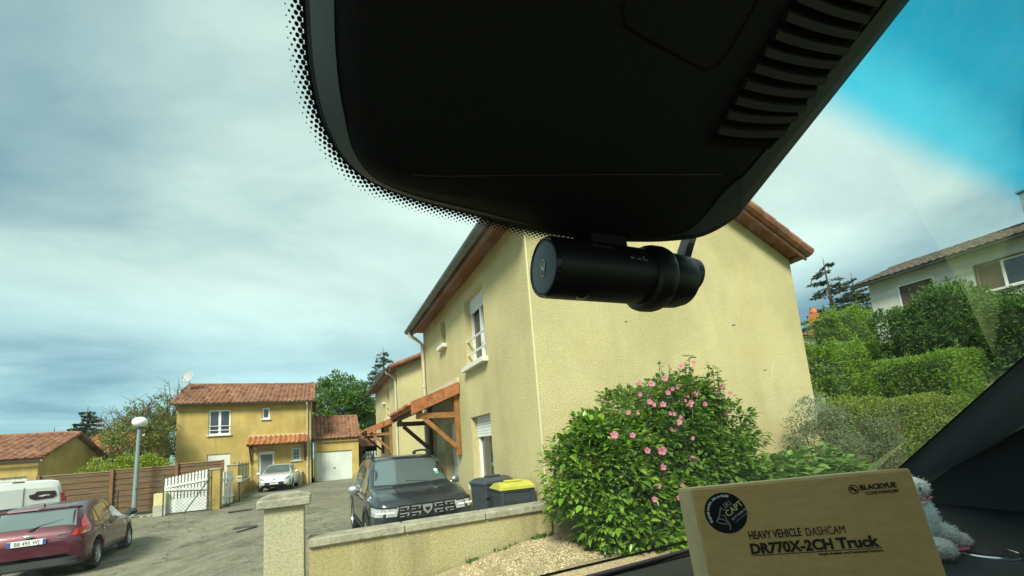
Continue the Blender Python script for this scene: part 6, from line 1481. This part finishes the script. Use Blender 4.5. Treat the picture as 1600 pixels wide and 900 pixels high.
# ------------------------------------------------------------------ dashcam hanging from the windshield
t = thing('dashcam', 'black cylindrical dashcam hanging under the dark sensor housing', 'camera', (.19, .219, 1.86))
BK = mat('satin_black', (.008, .009, .009), .42, spec=.5); BK2 = mat('cap_slate', (.030, .042, .046), .38, spec=.5); RIMB = mat('rim_gloss', (.012, .013, .014), .18)
ax = Vector((1, -.03, .012)).normalized(); c0 = Vector((.134, .219, 1.8612)); up_ = Vector((0, 0, 1)); sy = up_.cross(ax).normalized(); uz = ax.cross(sy)
def AX(o): 
    m = Matrix(((sy.x, uz.x, ax.x, 0), (sy.y, uz.y, ax.y, 0), (sy.z, uz.z, ax.z, 0), (0, 0, 0, 1))); m.translation = o; return m
mb = MB(); mb.lathe([(.0186, .0), (.0195, .0008), (.0198, .002), (.0198, .082)], 64, AX(c0)); bd = mb.build('body', BK, t, auto=40)
mb = MB(); mb.lathe([(.0182, -.0006), (.0188, -.0016), (.0196, -.0004), (.0197, .001)], 64, AX(c0)); mb.build('cap_rim', RIMB, t, auto=60)
mb = MB(); mb.lathe([(.0, -.0009), (.0160, -.0011), (.0176, -.0007), (.0180, .0005)], 64, AX(c0)); cp = mb.build('end_cap', BK2, t, auto=60)
# small outlined mark on the cap: a loop with a slash-shaped tail
mb = MB(); q0 = c0 - ax * .0013
def cp_(a, b): return q0 - sy * a + uz * b
lp = [cp_(.0030 * math.cos(k / 18 * 6.283) * .8, .0016 + .0034 * math.sin(k / 18 * 6.283)) for k in range(19)]; mb.tube(lp, .00035, 5)
lp = [cp_(-.0012 + .0019 * math.cos(k / 14 * 6.283), -.0030 + .0026 * math.sin(k / 14 * 6.283)) for k in range(15)]; mb.tube(lp, .00035, 5)
lp = [cp_(-.0004 + .0012 * math.cos(k / 12 * 6.283), .0014 + .0016 * math.sin(k / 12 * 6.283)) for k in range(13)]; mb.tube(lp, .0003, 5)
mb.build('cap_mark', mat('mark_white', (.85, .88, .88), .5), cp)
mb = MB(); mb.lathe([(.0200, .078), (.0232, .080), (.0238, .083), (.0238, .090), (.0230, .093), (.0205, .096), (.0198, .098)], 64, AX(c0 - Vector((0, 0, .0012)))); mb.build('mount_collar', BK, t, auto=30)
mb = MB(); mb.lathe([(.0195, .092), (.0206, .096), (.0198, .112), (.0180, .119), (.0140, .123)], 64, AX(c0 + Vector((0, 0, -.001)))); mb.build('lens_barrel', BK, t, auto=30)
mb = MB(); mb.lathe([(.0140, .112), (.0138, .120), (.0128, .128), (.009, .1305)], 48, AX(c0 + Vector((0, -.002, .004)))); mb.build('swivel', BK2, t, auto=40)
mb = MB(); mb.ell(c0 + ax * .131 + Vector((0, 0, -.003)), (.0035, .004, .0042), 14); mb.build('knob', BK, t, smooth=True)
mb = MB(); mb.ell(c0 + ax * .024 + Vector((0, -.004, -.0196)), (.0045, .0045, .0015), 14); mb.build('button', RIMB, t, smooth=True)
mb = MB()
for k in range(9): mb.ell(c0 + ax * (.034 + .0055 * k) + sy * -.0105 + uz * -.0168, (.0009, .0009, .0006), 6)
mb.build('vent_holes', MATS['vent_void'], t)
fo = c0 - sy * .0001
def onb(a, ang): return c0 + ax * a + (uz * math.sin(R(ang)) - (-sy if sy.y < 0 else sy) * math.cos(R(ang))) * .0199
nrm = Vector((0, -1, 0))
LG = mat('label_grey', (.10, .11, .11), .6); LW = mat('label_white', (.42, .44, .44), .5)
for body_, a, ang, m_, sz in (('WIFI  GPS/REC', .026, 28, LG, .0026), ('REC', .054, 8, LW, .0021), ('GPS', .0595, 7, LW, .0021), ('WIFI', .0645, 6, LW, .0021)):
    p = c0 + ax * a + Vector((0, -.0200 * math.cos(R(ang)), .0200 * math.sin(R(ang)))); v_ = Vector((0, math.sin(R(ang)), math.cos(R(ang))))
    text('label_text', body_, sz, m_, p + Vector((0, -.0001, 0)), ax, v_, bd, depth=.0001)
mb = MB(); p = c0 + ax * .0655 + Vector((0, -.0199 * math.cos(R(15)), .0199 * math.sin(R(15)))); mb.ell(p, (.0006, .0003, .0006), 8); mb.build('status_dot', LW, bd)
# bracket up to the glass, and the cable running to the housing
mb = MB(); gz = lambda y: 1.83 - (y - .29) * math.tan(SG) - .003
mb.prism([(.197, 1.878), (.215, 1.878), (.212, gz(.225)), (.200, gz(.225))], (0, .022, 0), o=(0, .212, 0)); mb.prism([(.158, 0), (.186, 0), (.186, .028), (.158, .028)], GN * .0022, o=G(0, .075, -.003), u=GU, v=GW); mb.build('bracket', BK, t)
mb = MB(); mb.prism([(.166, 1.875), (.196, 1.875), (.196, 1.895), (.166, 1.895)], (0, .02, 0), o=(0, .208, 0)); mb.build('mount_plate', BK, t)
mb = MB(); mb.beam((.256, .216, 1.878), (.268, .214, 1.902), .006, .010, up=(0, 1, 0)); mb.tube([(.256, .216, 1.874), (.262, .215, 1.886), (.270, .213, 1.905)], .0042, 10); mb.build('cable', BK, t)

# ------------------------------------------------------------------ cardboard box on the dash
ex = Vector((.8029, -.5944, .0446)).normalized(); ey = Vector((.0364, .1236, .9917)); ey = (ey - ex * ey.dot(ex)).normalized(); en = ex.cross(ey)
TL = Vector((.3531, .3248, 1.6863)); BW, BH, BD = .2, .172, .085
t = thing('cardboard_box', 'brown kraft cardboard box with black round sticker standing on the dashboard', 'box', tuple(TL - ey * BH))
KR = mat('kraft', (.58, .385, .155), .88, col2=(.50, .33, .125), vscale=60, stretch=(1, 1, 3), bump=.3, bscale=500)
KRS = mat('kraft_side', (.52, .41, .22), .88, var=.08, vscale=40, bump=.2, bscale=500)
def BX(a, b, c=0): return TL + ex * a + ey * b + en * c
def bxpart(name, a0, a1, b0, b1, c0_, c1_, m, parent=t, r=.0012):
    M_ = Matrix(((ex.x, ey.x, en.x, 0), (ex.y, ey.y, en.y, 0), (ex.z, ey.z, en.z, 0), (0, 0, 0, 1))); M_.translation = BX((a0 + a1) / 2, (b0 + b1) / 2, (c0_ + c1_) / 2)
    q = MB(); q.box(None, (a1 - a0, b1 - b0, c1_ - c0_), M=M_, bev=r); return q.build(name, m, parent)
bxpart('sleeve', 0, BW, -BH, 0, -BD, 0, KR)
bxpart('lid_flap', .0008, BW - .0008, -.0004, .0011, -BD + .001, -.0012, KRS, r=.0005)
sd = bxpart('side_flap', -.0012, .0006, -BH + .001, -.0006, -BD + .001, -.0012, KRS, r=.0004)
mb = MB()
for k in range(2): mb.add([BX(-.00135, -.035 - .002 * k, -.022 + k * .010 - .0007), BX(-.00135, -BH, -.022 + k * .010 - .0007), BX(-.00135, -BH, -.022 + k * .010), BX(-.00135, -.035 - .002 * k, -.022 + k * .010)], [(0, 1, 2, 3)])
mb.build('side_print', MATS['ink_brown'], sd)
INK = MATS['ink_brown']; e_ = .0004
def bt(name, s_, size, a, b, sx=1, bold=0, m=INK, parent=t, align='LEFT', space=1, fit=None): return text(name, s_, size, m, BX(a, b, e_), ex, ey, parent, sx=sx, fit=fit, bold=bold, align=align, depth=.00008, space=space)
bt('print_heavy_vehicle', 'HEAVY VEHICLE', .0108, .0440, -.0528, fit=.0480, bold=.00022)
bt('print_dashcam', 'DASHCAM', .0108, .0955, -.0532, fit=.0345)
bt('print_model', 'DR770X-2CH', .0132, .0428, -.0662, fit=.0735, bold=.0006)
bt('print_model', 'Truck', .0132, .1200, -.0662, fit=.0355, bold=.0006)
mb = MB(); mb.add([BX(.0430, -.0683, e_), BX(.1562, -.0683, e_), BX(.1562, -.0676, e_), BX(.0430, -.0676, e_)], [(0, 1, 2, 3)]); mb.build('print_rule', INK, t)
bt('print_tagline', 'Simple, Reliable and Connected Dashcam', .0028, .1020, -.0712, fit=.0545, bold=.0001)
bt('print_logo_name', 'BLACKVUE', .0066, .1530, -.0152, fit=.0310, bold=.0003)
bt('print_logo_line', 'CLOUD DASHCAMS', .0038, .1560, -.0198, fit=.0285, bold=.0001)
mb = MB(); c = (.1475, -.0140)
lp = [BX(c[0] + .0040 * math.cos(k / 28 * 6.283), c[1] + .0040 * math.sin(k / 28 * 6.283), .0002) for k in range(29)]; mb.tube(lp, .00045, 5)
for d_, r_ in (((-.001, .0008), .0017), ((.0012, -.0012), .0014)):
    q = BX(c[0] + d_[0], c[1] + d_[1], e_); mb.add([q] + [q + (ex * math.cos(6.283 * j / 14) + ey * math.sin(6.283 * j / 14)) * r_ for j in range(14)], [(0, j + 1, (j + 1) % 14 + 1) for j in range(14)])
mb.build('print_logo_ring', INK, t)
# round sticker
SC = (.0279, -.0258); SR = .0200
st = MB(); q = BX(SC[0], SC[1], .0002); n_ = 56
st.add([q + en * .0002] + [q + en * .0002 + (ex * math.cos(6.283 * j / n_) + ey * math.sin(6.283 * j / n_)) * SR for j in range(n_)] + [q - en * .0001 + (ex * math.cos(6.283 * j / n_) + ey * math.sin(6.283 * j / n_)) * SR for j in range(n_)], [(0, j + 1, (j + 1) % n_ + 1) for j in range(n_)] + [(j + 1, j + 1 + n_, (j + 1) % n_ + 1 + n_, (j + 1) % n_ + 1) for j in range(n_)])
stk = st.build('round_sticker', mat('sticker_black', (.008, .009, .010), .75, spec=.2), t)
SWt = mat('sticker_white', (.60, .62, .62), .6); SYl = mat('sticker_yellow', (.55, .48, .16), .6); SGr = mat('sticker_silver', (.22, .23, .23), .6)
def rot(a): return (ex * math.cos(a) + ey * math.sin(a), -ex * math.sin(a) + ey * math.cos(a))
msg = 'TOUJOURS UN OEIL SUR LA ROUTE'
for k, ch in enumerate(msg):
    if ch == ' ': continue
    a = R(208 - k * (208 - 72) / (len(msg) - 1)); u_, v_ = rot(a - math.pi / 2)
    text('sticker_letter', ch, .0031, SWt, BX(SC[0], SC[1], .0005) + (ex * math.cos(a) + ey * math.sin(a)) * (SR - .0044), u_, v_, stk, bold=.00012, align='CENTER', depth=.00005)
u_, v_ = rot(R(33))
for s_, a, b, sz, m_, bo in (('URI', -.0008, .0022, .0078, SGr, 0), ('CAPT', -.0012, -.0046, .0082, SYl, .0001), ('04 77 52 86 93', .0000, -.0095, .0029, SWt, 0), ('www.suricapt.fr', .0006, -.0128, .0027, SGr, 0)):
    text('sticker_line', s_, sz, m_, BX(SC[0], SC[1], .0005) + u_ * a + v_ * b, u_, v_, stk, sx=1.0, bold=bo, depth=.00005)
mb = MB()
for pl in ([(-.001, .006), (-.0062, .0018), (-.0030, -.001), (-.0050, -.011), (-.0085, -.0145)], [(-.0062, .0018), (-.0128, -.001), (-.0112, -.0045), (-.0072, -.0088)], [(-.0128, -.001), (-.0096, -.0002), (-.0060, -.0035), (-.0058, -.0105)]):
    mb.tube([BX(SC[0], SC[1], .0005) + u_ * a + v_ * b for a, b in pl], .0005, 4)
mb.build('sticker_emblem', SGr, stk)

# ------------------------------------------------------------------ white plush toy sitting behind the box
t = thing('plush_toy', 'small white plush toy sitting on the dashboard behind the box', 'soft toy', (.97, .40, 1.505))
FUR = mat('fur_white', (.82, .80, .74), .95, var=.1, vscale=60, bump=1, bscale=220, sheen=.4); FURL = leafmat('fur_strands', [(.85, .84, .78), (.78, .77, .70), (.9, .89, .83)], .9, .5, .1); PK = mat('plush_pink', (.45, .10, .16), .8)
def fuzzy(name, blobs, parent, dens=2200, ln=.0045):
    mb = MB(); P = []; O = []
    for c, r, rx in blobs:
        M_ = Matrix.Translation(c) @ Matrix.Rotation(rx, 4, 'Y'); mb.ell(None, r, 20, M=M_, noise=.02)
        k = int(dens * (r[0] * r[2] * 400)); d = rng.normal(size=(k, 3)); d /= np.linalg.norm(d, axis=1)[:, None]
        M3 = np.array(M_.to_3x3()); P.append((d * np.array(r)) @ M3.T + np.array(c)); O.append(d @ M3.T)
    o_ = mb.build(name, FUR, parent, smooth=True)
    leaves('fur', np.concatenate(P), ln, FURL, o_, outward=np.concatenate(O) * 1.2, aspect=.16, jitter=.55, droop=.3, fold=.02); return o_
bd = fuzzy('body', [((.975, .40, 1.560), (.036, .032, .042), 0), ((.955, .405, 1.545), (.04, .032, .036), .2)], t)
hd = fuzzy('head', [((.935, .40, 1.612), (.030, .028, .024), .25), ((.962, .39, 1.616), (.026, .024, .018), .35)], t)
fuzzy('paw', [((1.000, .375, 1.530), (.028, .024, .019), .55), ((1.022, .368, 1.520), (.020, .02, .014), .3)], t)
fuzzy('paw', [((.93, .36, 1.522), (.026, .024, .017), .2)], t)
fuzzy('ear', [((.915, .40, 1.632), (.012, .01, .018), -.5)], hd)
mb = MB(); mb.tube([(.925, .374, 1.598), (.955, .369, 1.596), (.982, .372, 1.597), (.988, .38, 1.598)], .0018, 8); mb.build('ribbon', PK, t)
mb = MB(); mb.ell((1.008, .356, 1.5085), (.018, .010, .003), 12); mb.build('foot_sole', PK, t, smooth=True)
mb = MB()
for dx in (-.012, .012): mb.ell((.935 + dx, .372, 1.616), (.0028, .002, .0032), 8)
mb.build('eyes', MATS['rubber'], hd, smooth=True)
